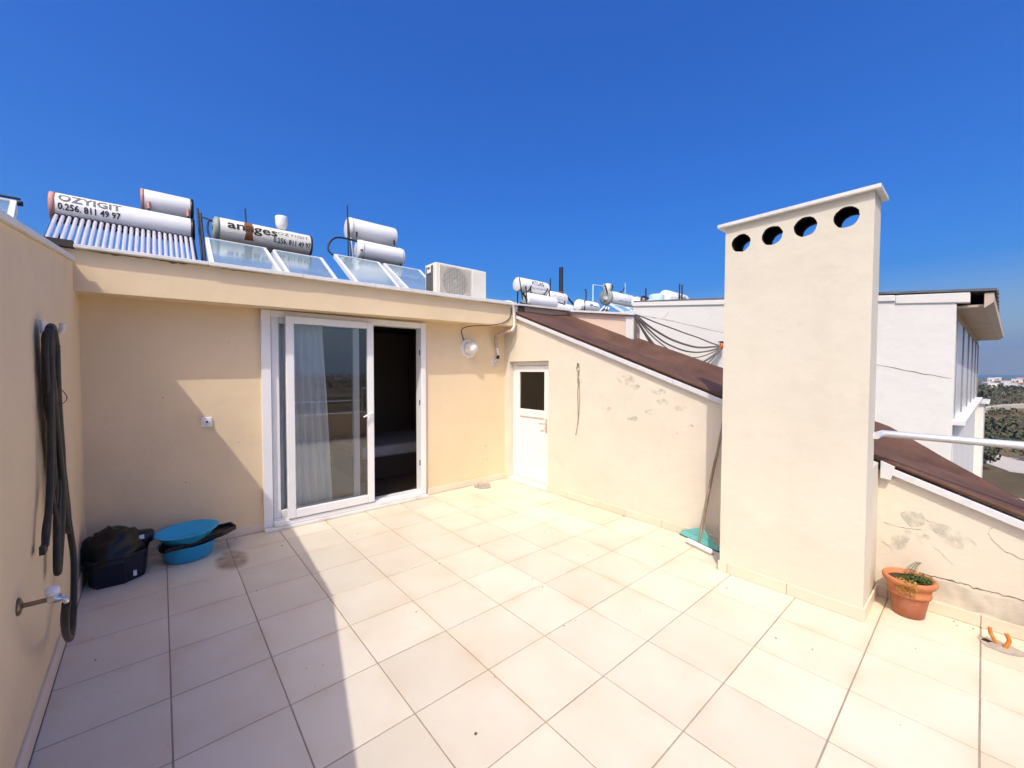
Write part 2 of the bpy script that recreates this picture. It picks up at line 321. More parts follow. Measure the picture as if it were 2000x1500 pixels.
# wet rusty stain beside the basins
def stain_material():
    m, t, b = nodes_of('rusty_water_stain'); N = t.nodes; L = t.links
    b.inputs['Base Color'].default_value = (0.36, 0.20, 0.10, 1); b.inputs['Roughness'].default_value = 0.3
    geo = N.new('ShaderNodeNewGeometry'); nz = N.new('ShaderNodeTexNoise'); nz.inputs['Scale'].default_value = 9; nz.inputs['Detail'].default_value = 6
    L.new(geo.outputs['Position'], nz.inputs['Vector']); mr = N.new('ShaderNodeMapRange'); mr.inputs[1].default_value = .3; mr.inputs[2].default_value = .7; mr.inputs[3].default_value = 0.08; mr.inputs[4].default_value = .34
    L.new(nz.outputs[0], mr.inputs[0])
    vs_ = N.new('ShaderNodeVectorMath'); vs_.operation = 'SUBTRACT'; vs_.inputs[1].default_value = (.885, 1.17, 0); L.new(geo.outputs['Position'], vs_.inputs[0])
    vm_ = N.new('ShaderNodeVectorMath'); vm_.operation = 'MULTIPLY'; vm_.inputs[1].default_value = (1/.145, 1/.27, 0); L.new(vs_.outputs[0], vm_.inputs[0])
    vl_ = N.new('ShaderNodeVectorMath'); vl_.operation = 'LENGTH'; L.new(vm_.outputs[0], vl_.inputs[0])
    fo = N.new('ShaderNodeMapRange'); fo.interpolation_type = 'SMOOTHSTEP'; fo.inputs[1].default_value = .55; fo.inputs[2].default_value = 1.0; fo.inputs[3].default_value = 1; fo.inputs[4].default_value = 0; L.new(vl_.outputs['Value'], fo.inputs[0])
    ml = N.new('ShaderNodeMath'); ml.operation = 'MULTIPLY'; L.new(mr.outputs[0], ml.inputs[0]); L.new(fo.outputs[0], ml.inputs[1]); L.new(ml.outputs[0], b.inputs['Alpha']); return m
sm = stain_material()
def blob(pts2, per=4, amp=.012):
    out = []
    for p in spline(pts2+[pts2[0]], per)[:-1]:
        out.append((p.x+amp*noise.noise(p*17), p.y+amp*noise.noise(p*17+Vector((9, 3, 1)))))
    return out
bl = blob([Vector((0.76, 1.40, 0)), Vector((0.90, 1.43, 0)), Vector((1.0, 1.36, 0)), Vector((1.01, 1.15, 0)), Vector((0.97, 0.965, 0)), Vector((0.80, 0.93, 0)), Vector((0.76, 1.1, 0))])
MB().prism([(x, y, 0.0012) for x, y in bl], [(x, y, 0.0022) for x, y in bl]).build('water_stain', sm, floor)

# ------------------------------------------------------------------ rooftop room (back wall, beam, roof)
house = thing('rooftop_room', (2.2, 1.9, 0), 'cream rendered rooftop room with sliding glass door and heavy overhanging beam', 'building')
YW = 1.745
DX0, DX1, DZ0, DZ1 = 1.232, 3.105, 0.035, 2.305
def zbot(x): return 2.280+0.0150*x
def ztop(x): return 2.597+0.0090*x
wl = MB()
wl.hexa([(-0.32, YW, -0.02), (DX0, YW, -0.02), (DX0, YW+.22, -0.02), (-0.32, YW+.22, -0.02)], [(-0.32, YW, 2.5), (DX0, YW, 2.5), (DX0, YW+.22, 2.5), (-0.32, YW+.22, 2.5)])
wl.box((DX1, YW, -0.02), (4.72, YW+.22, 2.5)); wl.box((DX0, YW+.002, DZ1), (DX1, YW+.22, 2.5)); wl.box((DX0, YW+.01, -0.02), (DX1, YW+.22, DZ0-.012))
wl.build('wall', m_stucco, house)
BY = 1.45
bm_ = MB(); xs = [-0.30, 1.2, 2.7, 4.488]
for a, b in zip(xs[:-1], xs[1:]):
    bm_.add([(a, BY, zbot(a)), (b, BY, zbot(b)), (b, YW+.02, zbot(b)+.008), (a, YW+.02, zbot(a)+.008), (a, BY, ztop(a)), (b, BY, ztop(b)), (b, YW+.02, ztop(b)), (a, YW+.02, ztop(a))],
            [(3, 2, 1, 0), (0, 1, 5, 4), (4, 5, 6, 7)]+([(0, 4, 7, 3)] if a == xs[0] else [])+([(1, 2, 6, 5)] if b == xs[-1] else []))
bme = bm_.build('beam', m_stucco, house)
# marble coping in pieces along the roof edge
cps = [-0.045, 0.78, 1.55, 2.30, 3.08, 3.80, 4.43]
for a, b in zip(cps[:-1], cps[1:]):
    a2, b2 = a+.001, b-.001; dz = random.uniform(-.003, .003)
    f0, f1 = 1.392+random.uniform(-.004, .004), 1.68
    MB().hexa([(a2, f0, ztop(a)+.002+dz), (b2, f0, ztop(b)+.002+dz), (b2, f1, ztop(b)+.002+dz), (a2, f1, ztop(a)+.002+dz)],
              [(a2, f0, ztop(a)+.030+.004*a), (b2, f0, ztop(b)+.030+.004*b), (b2, f1, ztop(b)+.030+.004*b), (a2, f1, ztop(a)+.030+.004*a)]).build('coping_slab', m_marble, house, .003)
m_roofing = mat('dark_roofing_felt', (0.05, 0.045, 0.045), 0.9, 0.25, 5, 0.3, 80)
MB().box((-3.2, 1.69, 2.42), (4.50, 9.0, 2.595)).build('roof_slab', m_roofing, house)
MB().box((-0.32, 1.40, 2.60), (-0.048, 1.70, 2.650)).build('felt_upstand', m_roofing, house)
# interior
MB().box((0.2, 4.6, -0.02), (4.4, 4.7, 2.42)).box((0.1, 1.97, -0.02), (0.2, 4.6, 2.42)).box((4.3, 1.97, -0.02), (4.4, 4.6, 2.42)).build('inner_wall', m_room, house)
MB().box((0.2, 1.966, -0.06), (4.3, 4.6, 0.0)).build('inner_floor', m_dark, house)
skirting(house, (DX0, YW), (lwx(1.7)+.012, YW), (0, -1), 0.082, [DX0-0.90, DX0-0.45])
skirting(house, (4.49, YW), (DX1+.02, YW), (0, -1), 0.082, [4.49-4.05, 4.49-3.6])
bed = thing('day_bed', (3.1, 3.4, 0), 'low bed with a pale sheet in the dark room behind the open door', 'bed')
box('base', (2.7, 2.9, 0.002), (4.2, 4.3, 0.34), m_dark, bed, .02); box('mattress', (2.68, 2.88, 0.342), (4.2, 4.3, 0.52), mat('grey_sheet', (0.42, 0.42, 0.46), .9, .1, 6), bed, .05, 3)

def wall_marks():
    m_spot = mat('plaster_scar', (.42, .31, .20), .95, .2, 20)
    for x, z, s_ in [(.45, 1.42, .008), (1.02, .95, .006), (3.45, 1.25, .007), (4.12, .55, .012), (4.15, .35, .01), (3.30, .9, .006), (.6, .62, .008), (.95, 1.95, .006)]:
        pts = [(x+s_*(1+.35*noise.noise(Vector((math.cos(t)*2, math.sin(t)*2, x*9))))*math.cos(t), z+.7*s_*(1+.35*noise.noise(Vector((math.cos(t)*2, math.sin(t)*2, x*5+3))))*math.sin(t)) for t in [2*math.pi*k/14 for k in range(14)]]
        MB().prism([(a, YW-.0012, b_) for a, b_ in pts], [(a, YW+.003, b_) for a, b_ in pts]).build('plaster_scar', m_spot, house)
    m_crumb = mat('crumbled_mortar', (.20, .15, .10), .95, .4, 30, .5, 60)
    for x0, x1, h in [(.02, .38, .02), (.40, .66, .035), (.80, 1.3, .012), (1.9, 2.3, .01), (2.9, 3.2, .008)]:
        n_ = 26; top = []; bot = []
        for k in range(n_+1):
            x = x0+(x1-x0)*k/n_; top.append((x, BY-.0015, ztop(x)+.001)); bot.append((x, BY-.0015, ztop(x)-h*(.15+1.2*abs(noise.noise(Vector((x*14, 2, 0)))))*math.sin(math.pi*(k+.3)/(n_+.6))))
        MB().add(bot+top, [(k, k+1, n_+2+k, n_+1+k) for k in range(n_)]).build('crumbled_mortar', m_crumb, house)
wall_marks()
# sliding door: outer frame with sashes, panes and handle
fr = MB(); FY0, FY1 = 1.655, 1.82
def frame_rect(mb, x0, x1, z0, z1, wl_, wr, wb, wt, y0, y1, mi=0):
    mb.box((x0, y0, z0), (x0+wl_, y1, z1), mi); mb.box((x1-wr, y0, z0), (x1, y1, z1), mi)
    mb.box((x0+wl_, y0, z0), (x1-wr, y1, z0+wb), mi); mb.box((x0+wl_, y0, z1-wt), (x1-wr, y1, z1), mi)
fr.box((DX0-.012, 1.705, DZ0), (DX0+.075, 1.85, DZ1-.004)); fr.box((DX1-.075, 1.705, DZ0), (DX1-.004, 1.85, DZ1-.004))
fr.box((DX0+.075, 1.705, DZ1-.075), (DX1-.075, 1.85, DZ1-.004)); fr.box((DX0+.075, 1.66, DZ0), (DX1-.075, 1.85, DZ0+.05))
door = fr.build('sliding_door', m_pvc, house, .006)
s1 = MB(); frame_rect(s1, 1.435, 2.372, 0.095, 2.245, .078, .078, .095, .075, 1.645, 1.700); s1.build('sash', m_pvc, door, .008)
MB().box((1.505, 1.668, 0.18), (2.302, 1.674, 2.18)).build('glass_pane', m_pane_out, door)
s2 = MB(); frame_rect(s2, 1.315, 2.235, 0.088, 2.24, .075, .075, .09, .07, 1.745, 1.795); s2.build('sash', m_pvc, door, .008)
MB().box((1.385, 1.768, 0.17), (2.165, 1.774, 2.175)).build('glass_pane', m_pane, door)
MB().tube([(2.335, 1.640, 1.17), (2.335, 1.615, 1.17)], .011, 8).tube([(2.335, 1.615, 1.17), (2.23, 1.610, 1.13)], .010, 8).build('handle', m_pvc, door)
MB().box((DX0+.075, 1.70, DZ0+.05), (DX1-.075, 1.715, DZ0+.062)).box((DX0+.075, 1.725, DZ0+.05), (DX1-.075, 1.735, DZ0+.062)).build('track', m_alu, door)
MB().box((DX0-.01, 1.635, 0.002), (DX1-.004, 1.76, DZ0-.002)).build('threshold', m_marble, door, .004)
for z in (0.42, 1.22, 1.88): box('strike_plate', (DX1-.079, 1.735, z), (DX1-.0755, 1.755, z+.07), m_iron, door)
# curtain
cu = MB(); n = 90; rows = []
for k in range(12):
    z = 2.20-2.11*k/11; row = []
    for i in range(n+1):
        u = i/n; x = 1.33+u*(0.53+.10*k/11); y = 1.865+.030*math.sin(u*46+.5*math.sin(k*.4))*(0.6+.4*k/11)+.02*noise.noise(Vector((u*6, k*.3, 0)))
        row.append((x, y, z))
    rows.append(row)
cu.add([p for r_ in rows for p in r_], [(k*(n+1)+i, k*(n+1)+i+1, (k+1)*(n+1)+i+1, (k+1)*(n+1)+i) for k in range(11) for i in range(n)], 0, True)
tag(cu.build('curtain', m_curtain), 'white sheer curtain hanging in folds behind the sliding glass', 'curtain')

# ------------------------------------------------------------------ left wall
left = thing('left_side_wall', (-0.1, -0.8, 0), 'shaded cream side wall with sloping top carrying the hanging hose', 'wall')
prof = [(-4.05, 0.667), (-0.95, 2.205), (1.80, 2.545)]
def lw(y, off=0): return lwx(y)+off
ys = [p[0] for p in prof]
a = [(lw(y), y, -0.02) for y in (ys[0], ys[-1])]+[(lw(y), y, z) for y, z in prof[::-1]]
b = [(x-.20, y, z) for x, y, z in a]
MB().prism(a, b).build('wall', m_stucco, left)
def coping_run(parent, p, q, m, x_in=.022, x_out=-.24, th=.03, lift=.003):
    (y0, z0), (y1, z1) = p, q; lo = [(lw(y0, x_in), y0, z0+lift), (lw(y0, x_out), y0, z0+lift), (lw(y1, x_out), y1, z1+lift), (lw(y1, x_in), y1, z1+lift)]
    return MB().hexa(lo, [(x, y, z+th) for x, y, z in lo]).build('coping_slab', m, parent, .003)
def zl(y): return 2.205+(y+.95)*(0.52 if y < -.95 else .1237) if y > -.95 else 2.205+(y+.95)*0.4963
for p, q in [(-4.05, -3.5), (-3.5, -2.75), (-2.75, -1.85), (-1.85, -.955), (-.945, -.1), (-.1, .62), (.62, 1.385)]:
    coping_run(left, (p+.001, zl(p)), (q-.001, zl(q)), m_marble)
MB().hexa([(lw(-.94, -.03), -.94, zl(-.94)+.034), (lw(-.94, -.26), -.94, zl(-.94)+.034), (lw(1.42, -.26), 1.42, zl(1.42)+.034), (lw(1.42, -.03), 1.42, zl(1.42)+.034)],
          [(lw(-.94, -.03), -.94, zl(-.94)+.046), (lw(-.94, -.26), -.94, zl(-.94)+.046), (lw(1.42, -.26), 1.42, zl(1.42)+.05), (lw(1.42, -.03), 1.42, zl(1.42)+.05)]).build('felt_strip', m_roofing, left)
skirting(left, (lwx(-3.85), -3.85), (lwx(1.73), 1.73), (1, 0), 0.115, [.45*k for k in range(1, 12)])

# ------------------------------------------------------------------ right wall with door and pitched roof
XW = 4.490
side = thing('side_stair_room', (5.1, -0.8, 0), 'cream sloping side wall with narrow white door under a brown pitched roof', 'building')
def zr(y): return 1.92+.37*y
DY0, DY1, DT, DB = 0.800, 1.640, 1.820, 0.035
def quadprism(mb, yz): mb.prism([(XW, y, z) for y, z in yz][::-1], [(XW+.18, y, z) for y, z in yz][::-1])
ww = MB()
quadprism(ww, [(-4.05, -.02), (DY0, -.02), (DY0, zr(DY0)), (-4.05, zr(-4.05))])
quadprism(ww, [(DY0, DT), (DY1, DT), (DY1, zr(1.47)), (1.47, zr(1.47)), (DY0, zr(DY0))])
quadprism(ww, [(DY1, -.02), (YW+.1, -.02), (YW+.1, zr(1.47)), (DY1, zr(1.47))])
sw = ww.build('wall', m_stucco_worn, side)
# white door
lf = MB(); XD = XW+.085
frame_rect2 = lambda mb, y0, y1, z0, z1, w_, wb, wt, x0, x1: (mb.box((x0, y0, z0), (x1, y0+w_, z1)), mb.box((x0, y1-w_, z0), (x1, y1, z1)), mb.box((x0, y0+w_, z0), (x1, y1-w_, z0+wb)), mb.box((x0, y0+w_, z1-wt), (x1, y1-w_, z1)))
frame_rect2(lf, DY0+.002, DY1-.002, DB+.012, DT-.003, .055, .03, .06, XD, XD+.06)
wd = lf.build('door', m_pvc, side, .005)
l2 = MB(); frame_rect2(l2, DY0+.06, DY1-.06, DB+.045, DT-.066, .095, .11, .09, XD-.012, XD+.035)
l2.box((XD-.012, DY0+.155, 1.00), (XD+.035, DY1-.155, 1.11)); l2.build('door_leaf', m_pvc, wd, .006)
MB().box((XD+.008, DY0+.15, DB+.15), (XD+.02, DY1-.15, 1.005)).build('lower_panel', m_pvc, wd)
MB().box((XD+.010, DY0+.15, 1.105), (XD+.016, DY1-.15, DT-.150)).build('glass_pane', m_paneg, wd)
MB().box((XD+.065, DY0+.05, 0), (XD+.075, DY1-.05, DT)).build('inner_backing', mat('pane_backing_brown', (.30, .26, .22), .9), wd)  # panel added behind the pane; its colour sets how light the glass looks
MB().box((XD-.020, DY0+.085, .80), (XD-.0125, DY0+.120, 1.0)).tube([(XD-.02, DY0+.103, .93), (XD-.06, DY0+.103, .93)], .009, 8).tube([(XD-.06, DY0+.095, .93), (XD-.06, DY0+.215, .925)], .009, 8).build('handle', m_chrome, wd)
MB().box((XW-.02, DY0, .0025), (XD+.07, DY1, DB+.008)).build('door_sill', m_marble, wd, .004)
skirting(side, (XW, -3.85), (XW, DY0), (-1, 0), 0.082, [.70+.45*k for k in range(0, 10)])
skirting(side, (XW, DY1), (XW, YW-.013), (-1, 0), 0.082, [])
# drip edge along the slope, in lengths
for y0, y1 in [(1.47, .25), (.25, -1.02), (-1.02, -2.63), (-2.70, -4.05)]:
    up_ = .054
    lo = [(XW-.042, y0-.002, zr(y0)-.002), (XW+.05, y0-.002, zr(y0)-.002), (XW+.05, y1+.002, zr(y1)-.002), (XW-.042, y1+.002, zr(y1)-.002)]
    MB().hexa([(x, y, z+.004) for x, y, z in lo], [(x, y, z+up_) for x, y, z in lo]).build('drip_edge', m_zinc, side, .003)
MB().hexa([(XW-.052, -2.700, zr(-2.70)-.035), (XW+.05, -2.700, zr(-2.70)-.035), (XW+.05, -2.642, zr(-2.64)-.05), (XW-.052, -2.642, zr(-2.64)-.05)],
          [(XW-.052, -2.720, zr(-2.72)+.074), (XW+.05, -2.720, zr(-2.72)+.074), (XW+.05, -2.642, zr(-2.64)+.078), (XW-.052, -2.642, zr(-2.64)+.078)]).build('flashing', m_zinc, side, .003)
# brown roofing sheet
rf = MB(); nx, ny = 46, 130; gv = []
for j in range(ny+1):
    y = 1.62-(1.62+4.05)*j/ny
    xf = 5.90 if y > -2.5 else 5.90-.55*((-2.5-y)/1.0)
    for i in range(nx+1):
        u = i/nx; x = (XW-.036)+u*(xf-(XW-.036))
        dx = x-XW
        d = 0.0; fd = max(0, min(1, (1.45-y)/.9))
        if dx > .40: d -= .10*min(1, (dx-.40)/.38)
        if dx > .95: d += .15*min(1, (dx-.95)/.45)
        d = d*fd+(.04*min(1, max(0, dx-.9)/.4))*(1-fd)
        wv = Vector((x*2.2, y*1.3, 0)); k_ = .6 if .38 < dx < 1.25 else .25
        d += k_*(.016*noise.noise(wv*1.4)+.012*noise.noise(Vector((x*5, y*3, 4))))+(.010*max(0, noise.noise(Vector((x*11+y*4, y*3, 2)))) if .35 < dx < .9 else 0)
        gv.append((x, y, zr(y)+.070+d*min(1, max(0, dx+.036)/.1)))
fs = [(j*(nx+1)+i, j*(nx+1)+i+1, (j+1)*(nx+1)+i+1, (j+1)*(nx+1)+i) for j in range(ny) for i in range(nx)]
rf.add(gv, fs, 0, True); rfo = rf.build('roof_sheet', m_bitumen, side)
ed = MB(); ne = 14; ev_ = []
for j in range(ny+1):
    for i in range(ne+1):
        x, y, z = gv[j*(nx+1)+min(i, nx)]; wob = .02*noise.noise(Vector((y*2.1, 3, 0))) if i == ne else 0
        ev_.append((x+wob, y, z+.004+.0015*abs(noise.noise(Vector((x*9, y*4, 1))))))
ed.add(ev_, [(j*(ne+1)+i, j*(ne+1)+i+1, (j+1)*(ne+1)+i+1, (j+1)*(ne+1)+i) for j in range(ny) for i in range(ne)], 0, True); ed.build('edge_strip', m_bitumen_old, side)
md = rfo.modifiers.new('solid', 'SOLIDIFY'); md.thickness = .03; md.offset = -1
# outer wall closing the roof strip on its far side
MB().prism([(5.70, y, z) for y, z in [(-4.05, -8), (1.6, -8), (1.6, zr(1.6)-.06), (-4.05, zr(-4.05)-.06)]][::-1], [(5.85, y, z) for y, z in [(-4.05, -8), (1.6, -8), (1.6, zr(1.6)-.06), (-4.05, zr(-4.05)-.06)]][::-1]).build('outer_wall', m_white_wall, side)
for (y, x, s_) in [(-3.19, 4.72, .018), (-3.29, 4.98, .014), (-2.98, 4.60, .01)]:
    zz = zr(y)+.073; MB().lathe([(0, 0), (s_, .002), (s_*.8, s_*.6), (0, s_*.8)], (x, y, zz), n=7).build('stone_chip', m_concrete, side)
# cracks, patches and smudges on the plaster
def crack(pts, wd_=.004, amp=.008, parent=side, x=XW):
    P = spline([Vector((y, z, 0)) for y, z in pts], 9); lo = []; hi = []
    for i, p in enumerate(P):
        j = Vector((0, amp*noise.noise(Vector((p.x*40, p.y*40, 1))), 0)); k_ = wd_*(.35+.9*abs(noise.noise(Vector((p.x*30, p.y*30, 7)))))*(1 if 0 < i < len(P)-1 else .2)
        lo.append(p+j-Vector((0, k_, 0))); hi.append(p+j+Vector((0, k_, 0)))
    mb = MB(); n_ = len(P)
    mb.add([(x-.0012, p.x, p.y) for p in lo]+[(x-.0012, p.x, p.y) for p in hi], [(i, n_+i, n_+i+1, i+1) for i in range(n_-1)]); mb.build('crack', m_crack, parent)
crack([(-2.80, .262), (-2.87, .249), (-2.97, .251), (-3.064, .253), (-3.132, .247), (-3.219, .249), (-3.43, .252)], .0055, .012)
crack([(-3.183, .671), (-3.167, .626), (-3.2, .569), (-3.233, .537), (-3.284, .515), (-3.40, .48)], .003)
crack([(-2.661, .555), (-2.758, .545), (-2.863, .558)], .0022); crack([(-2.921, .456), (-2.966, .421), (-3.02, .359)], .002); crack([(-2.656, .407), (-2.707, .378), (-2.717, .305)], .0028)
crack([(-2.645, .95), (-2.648, .75), (-2.645, .6)], .0015); crack([(-2.645, .58), (-2.647, .42), (-2.645, .30)], .003)
def patch(pts, m=m_plasterpatch, parent=side, x=XW, amp=.014, name='plaster_patch'):
    bl = blob([Vector((y, z, 0)) for y, z in pts], 5, amp)
    MB().prism([(x-.0012, y, z) for y, z in bl], [(x+.004, y, z) for y, z in bl]).build(name, m, parent)
def alpha_mat(name, col, lo=.0, hi=.6, sc=14):
    m, t, b = nodes_of(name); N = t.nodes; L = t.links; b.inputs['Base Color'].default_value = (*col, 1); b.inputs['Roughness'].default_value = .95
    geo = N.new('ShaderNodeNewGeometry'); nz = N.new('ShaderNodeTexNoise'); nz.inputs['Scale'].default_value = sc; nz.inputs['Detail'].default_value = 7
    L.new(geo.outputs['Position'], nz.inputs['Vector']); mr = N.new('ShaderNodeMapRange'); mr.inputs[1].default_value = .4; mr.inputs[2].default_value = .66; mr.inputs[3].default_value = lo; mr.inputs[4].default_value = hi
    L.new(nz.outputs[0], mr.inputs[0]); L.new(mr.outputs[0], b.inputs['Alpha']); return m
m_smear = alpha_mat('grey_plaster_smear', (.52, .515, .46), .0, .5, 15); m_smudge = alpha_mat('grey_smudge', (.46, .42, .36), 0, .34, 16)
m_damp = alpha_mat('damp_mark', (.44, .42, .36), 0, .5, 5)
patch([(-2.75, .65), (-2.80, .675), (-2.86, .665), (-2.875, .60), (-2.80, .56)], m_smear); patch([(-2.71, .47), (-2.76, .53), (-2.81, .52), (-2.775, .40), (-2.715, .385)], m_smear)
patch([(-2.88, .64), (-2.98, .62), (-3.06, .59), (-3.12, .53), (-3.04, .48), (-2.96, .53)], m_smear); patch([(-2.835, .52), (-2.90, .53), (-2.90, .46), (-2.86, .47)], m_smear)
patch([(-2.70, .20), (-2.9, .235), (-3.2, .225), (-3.43, .24), (-3.42, .09), (-3.1, .092), (-2.75, .09)], m_damp, amp=.02, name='damp_patch')
for y, z, s_ in [(-.45, 1.58, .09), (-.835, 1.456, .06), (-.75, 1.23, .05), (-1.09, 1.30, .05), (-.19, 1.23, .05), (-.53, 1.135, .045), (-1.1, 1.03, .03), (-.9, 1.35, .05), (-.56, 1.50, .05), (-1.2, 1.12, .03)]:
    s_ *= 1.5; patch([(y-s_, z), (y-.3*s_, z+.4*s_), (y+s_, z+.15*s_), (y+.6*s_, z-.3*s_), (y-.4*s_, z-.4*s_)], m_smudge, amp=.02, name='smudge')

# ------------------------------------------------------------------ chimney
CX0, CX1, CY0, CY1, CZ = 3.975, 4.215, -2.632, -1.708, 2.850
ch = thing('chimney', ((CX0+CX1)/2, (CY0+CY1)/2, 0), 'tall cream chimney shaft with four round vent holes and thin stone cap', 'chimney')
hc = [(-1.826, 2.703), (-2.046, 2.707), (-2.256, 2.718), (-2.488, 2.721)]
def hole(c, r, sd):
    return [(c[0]+r*math.cos(t)*(1+.06*noise.noise(Vector((math.cos(t)*2, math.sin(t)*2, sd)))+.05*noise.noise(Vector((math.cos(t)*7, math.sin(t)*7, sd)))), c[1]+r*math.sin(t)*(1+.06*noise.noise(Vector((math.cos(t)*2, math.sin(t)*2, sd)))+.05*noise.noise(Vector((math.cos(t)*7, math.sin(t)*7, sd))))) for t in [2*math.pi*k/40 for k in range(40)]]
cb = MB(); wt_ = .035
plate_with_holes([(CY0, -.02), (CY0, CZ), (CY1, CZ), (CY1, -.02)], [hole(c, .070, i) for i, c in enumerate(hc)], cb, lambda u, v, w_: (CX0+w_, u, v), wt_)
plate_with_holes([(CY0, -.02), (CY0, CZ), (CY1, CZ), (CY1, -.02)], [hole((c[0], c[1]), .070, i+9) for i, c in enumerate(hc)], cb, lambda u, v, w_: (CX1-w_, u, v), wt_)
for ya, yb in ((CY0, CY0+.03), (CY1-.03, CY1)): cb.box((CX0+wt_, ya, -.02), (CX1-wt_, yb, CZ))
for ya in (CY0+.031, CY1-.033): cb.box((CX0+wt_+.001, ya, 2.33), (CX1-wt_-.001, ya+.002, CZ-.022), 1)
cb.box((CX0+wt_, CY0+.03, 2.3), (CX1-wt_, CY1-.03, 2.32), 1)
cbo = cb.build('shaft', [m_chim, m_soot_shade], ch)
MB().box((CX1+.001, CY0+.004, -.02), (XW-.001, CY1-.004, zr(-2.63)+.05)).build('wall_pier', m_stucco_worn, ch)
MB().box((3.940, -2.666, CZ+.002), (4.262, -1.655, CZ+.030)).build('cap_slab', m_marble, ch, .004)
MB().box((CX0+.01, CY0+.01, CZ-.02), (CX1-.01, CY1-.01, CZ+.001), 0).build('cap_mortar', m_soot_shade, ch)
skirting(ch, (CX0, CY1+.012), (CX0, CY0-.012), (-1, 0), 0.087, [.075, .50]); skirting(ch, (CX0-.0, CY0), (XW-.013, CY0), (0, -1), 0.087, [])

# ------------------------------------------------------------------ front parapet and handrail (behind the camera)
fp = thing('front_parapet', (2.2, -3.95, 0), 'low cream parapet closing the seaward side of the terrace', 'wall')
box('wall', (-.05, -4.02, -.02), (4.49, -3.86, .60), m_stucco, fp)
for k in range(6): box('coping_slab', (-.05+.757*k, -4.05, .602), (-.053+.757*(k+1), -3.84, .628), m_marble, fp, .003)
hr = thing('handrail', (4.35, -3.2, 1.2), 'round galvanised steel handrail running out from the chimney', 'handrail')
MB().tube([(4.18, -2.645, 1.232), (4.35, -2.66, 1.232), (4.35, -3.95, 1.232)], .0245, 14).build('rail', m_galv, hr)
tube('post', [(4.35, -3.95, .628), (4.35, -3.95, 1.22)], .018, m_galv, hr, 10)
fh = thing('parapet_rail', (2.2, -3.95, .63), 'thin steel rail on the low front parapet', 'handrail')
MB().tube([(4.31, -3.95, .93), (.0, -3.95, .93)], .02, 12).build('rail', m_galv, fh)
for x in (.1, 1.15, 2.2, 3.25): tube('post', [(x, -3.95, .629), (x, -3.95, .92)], .015, m_galv, fh, 10)

# ------------------------------------------------------------------ neighbouring roofs
nb = thing('pink_neighbour_house', (5.2, 1.8, 0), 'low pinkish wall with white coping rising above the brown roof', 'building')
NX = 5.80
MB().prism([(x, 1.60, z) for x, z in [(4.70, 2.3), (NX, 2.3), (NX, 2.70), (4.70, 2.675)]], [(x, 1.9, z) for x, z in [(4.70, 2.3), (NX, 2.3), (NX, 2.70), (4.70, 2.675)]]).build('wall', m_pink, nb)
pf = [(1.898, 2.70), (1.602, 2.70), (.33, 2.51), (.33, 1.6), (1.898, 1.6)]
MB().prism([(NX+.002, y, z) for y, z in pf], [(NX+.2, y, z) for y, z in pf]).build('wall', m_pink, nb)
MB().box((NX-.018, .318, 1.6), (NX+.05, .44, 2.508)).build('pilaster', m_white_wall, nb, .004)
MB().hexa([(4.56, 1.50, 2.672), (NX+.0, 1.50, 2.705), (NX+.0, 1.95, 2.705), (4.56, 1.95, 2.672)], [(4.56, 1.50, 2.70), (NX+.0, 1.50, 2.735), (NX+.0, 1.95, 2.735), (4.56, 1.95, 2.70)]).build('coping_slab', m_marble, nb, .003)
MB().hexa([(NX-.055, 1.497, 2.690), (NX+.23, 1.497, 2.690), (NX+.23, .30, 2.512), (NX-.055, .30, 2.512)], [(NX-.055, 1.497, 2.722), (NX+.23, 1.497, 2.722), (NX+.23, .30, 2.543), (NX-.055, .30, 2.543)]).build('coping_slab', m_marble, nb, .003)
MB().box((4.49, 1.52, 2.40), (4.70, 1.95, 2.66)).build('felt_gap', m_roofing, nb)
MB().box((4.52, 1.95, 2.40), (18.0, 9.0, 2.665)).build('flat_roof', m_roofing, nb)
tube('downpipe', [(NX+.03, .295, 2.50), (NX+.03, .295, 1.7)], .022, m_leadgrey, nb, 10)

wb = thing('white_neighbour_house', (11, -1, -9), 'big white rendered neighbouring house with shuttered windows under a deep eave', 'building')
WX = 7.20
def wy(x): return -2.905-0.0165*(x-WX)           # the seaward facade runs slightly askew
tp = [(-2.905, 2.535), (-2.23, 2.60), (-.40, 2.775), (1.22, 2.965)]
MB().prism([(WX, y, z) for y, z in [(-2.905, -9.5), (1.22, -9.5)]+tp[::-1]], [(WX+.25, y, z) for y, z in [(-2.905, -9.5), (1.22, -9.5)]+tp[::-1]]).build('side_wall', m_white_wall, wb)
MB().box((WX+.25, 1.0, -9.5), (14.6, 1.22, 2.96)).build('rear_wall', m_white_wall, wb)
def facade(x0, x1, z0, z1, d0, d1, m, name, bevel=0.0):
    return MB().hexa([(x0, wy(x0)-d0, z0), (x1, wy(x1)-d0, z0), (x1, wy(x1)+d1, z0), (x0, wy(x0)+d1, z0)], [(x0, wy(x0)-d0, z1), (x1, wy(x1)-d0, z1), (x1, wy(x1)+d1, z1), (x0, wy(x0)+d1, z1)]).build(name, m, wb, bevel)
facade(WX+.252, 14.5, -9.5, 1.10, -.0, .25, m_white_wall, 'front_wall'); facade(WX+.252, 14.5, 2.30, 2.50, 0, .25, m_tanplaster, 'lintel_wall')
facade(WX+.02, 14.3, 1.075, 1.125, .10, .02, m_marble, 'window_sill', .004)
facade(14.3, 15.6, -9.5, .98, .12, .3, m_white_wall, 'balcony_wall'); facade(14.25, 15.7, .982, 1.03, .20, .3, m_marble, 'balcony_coping')
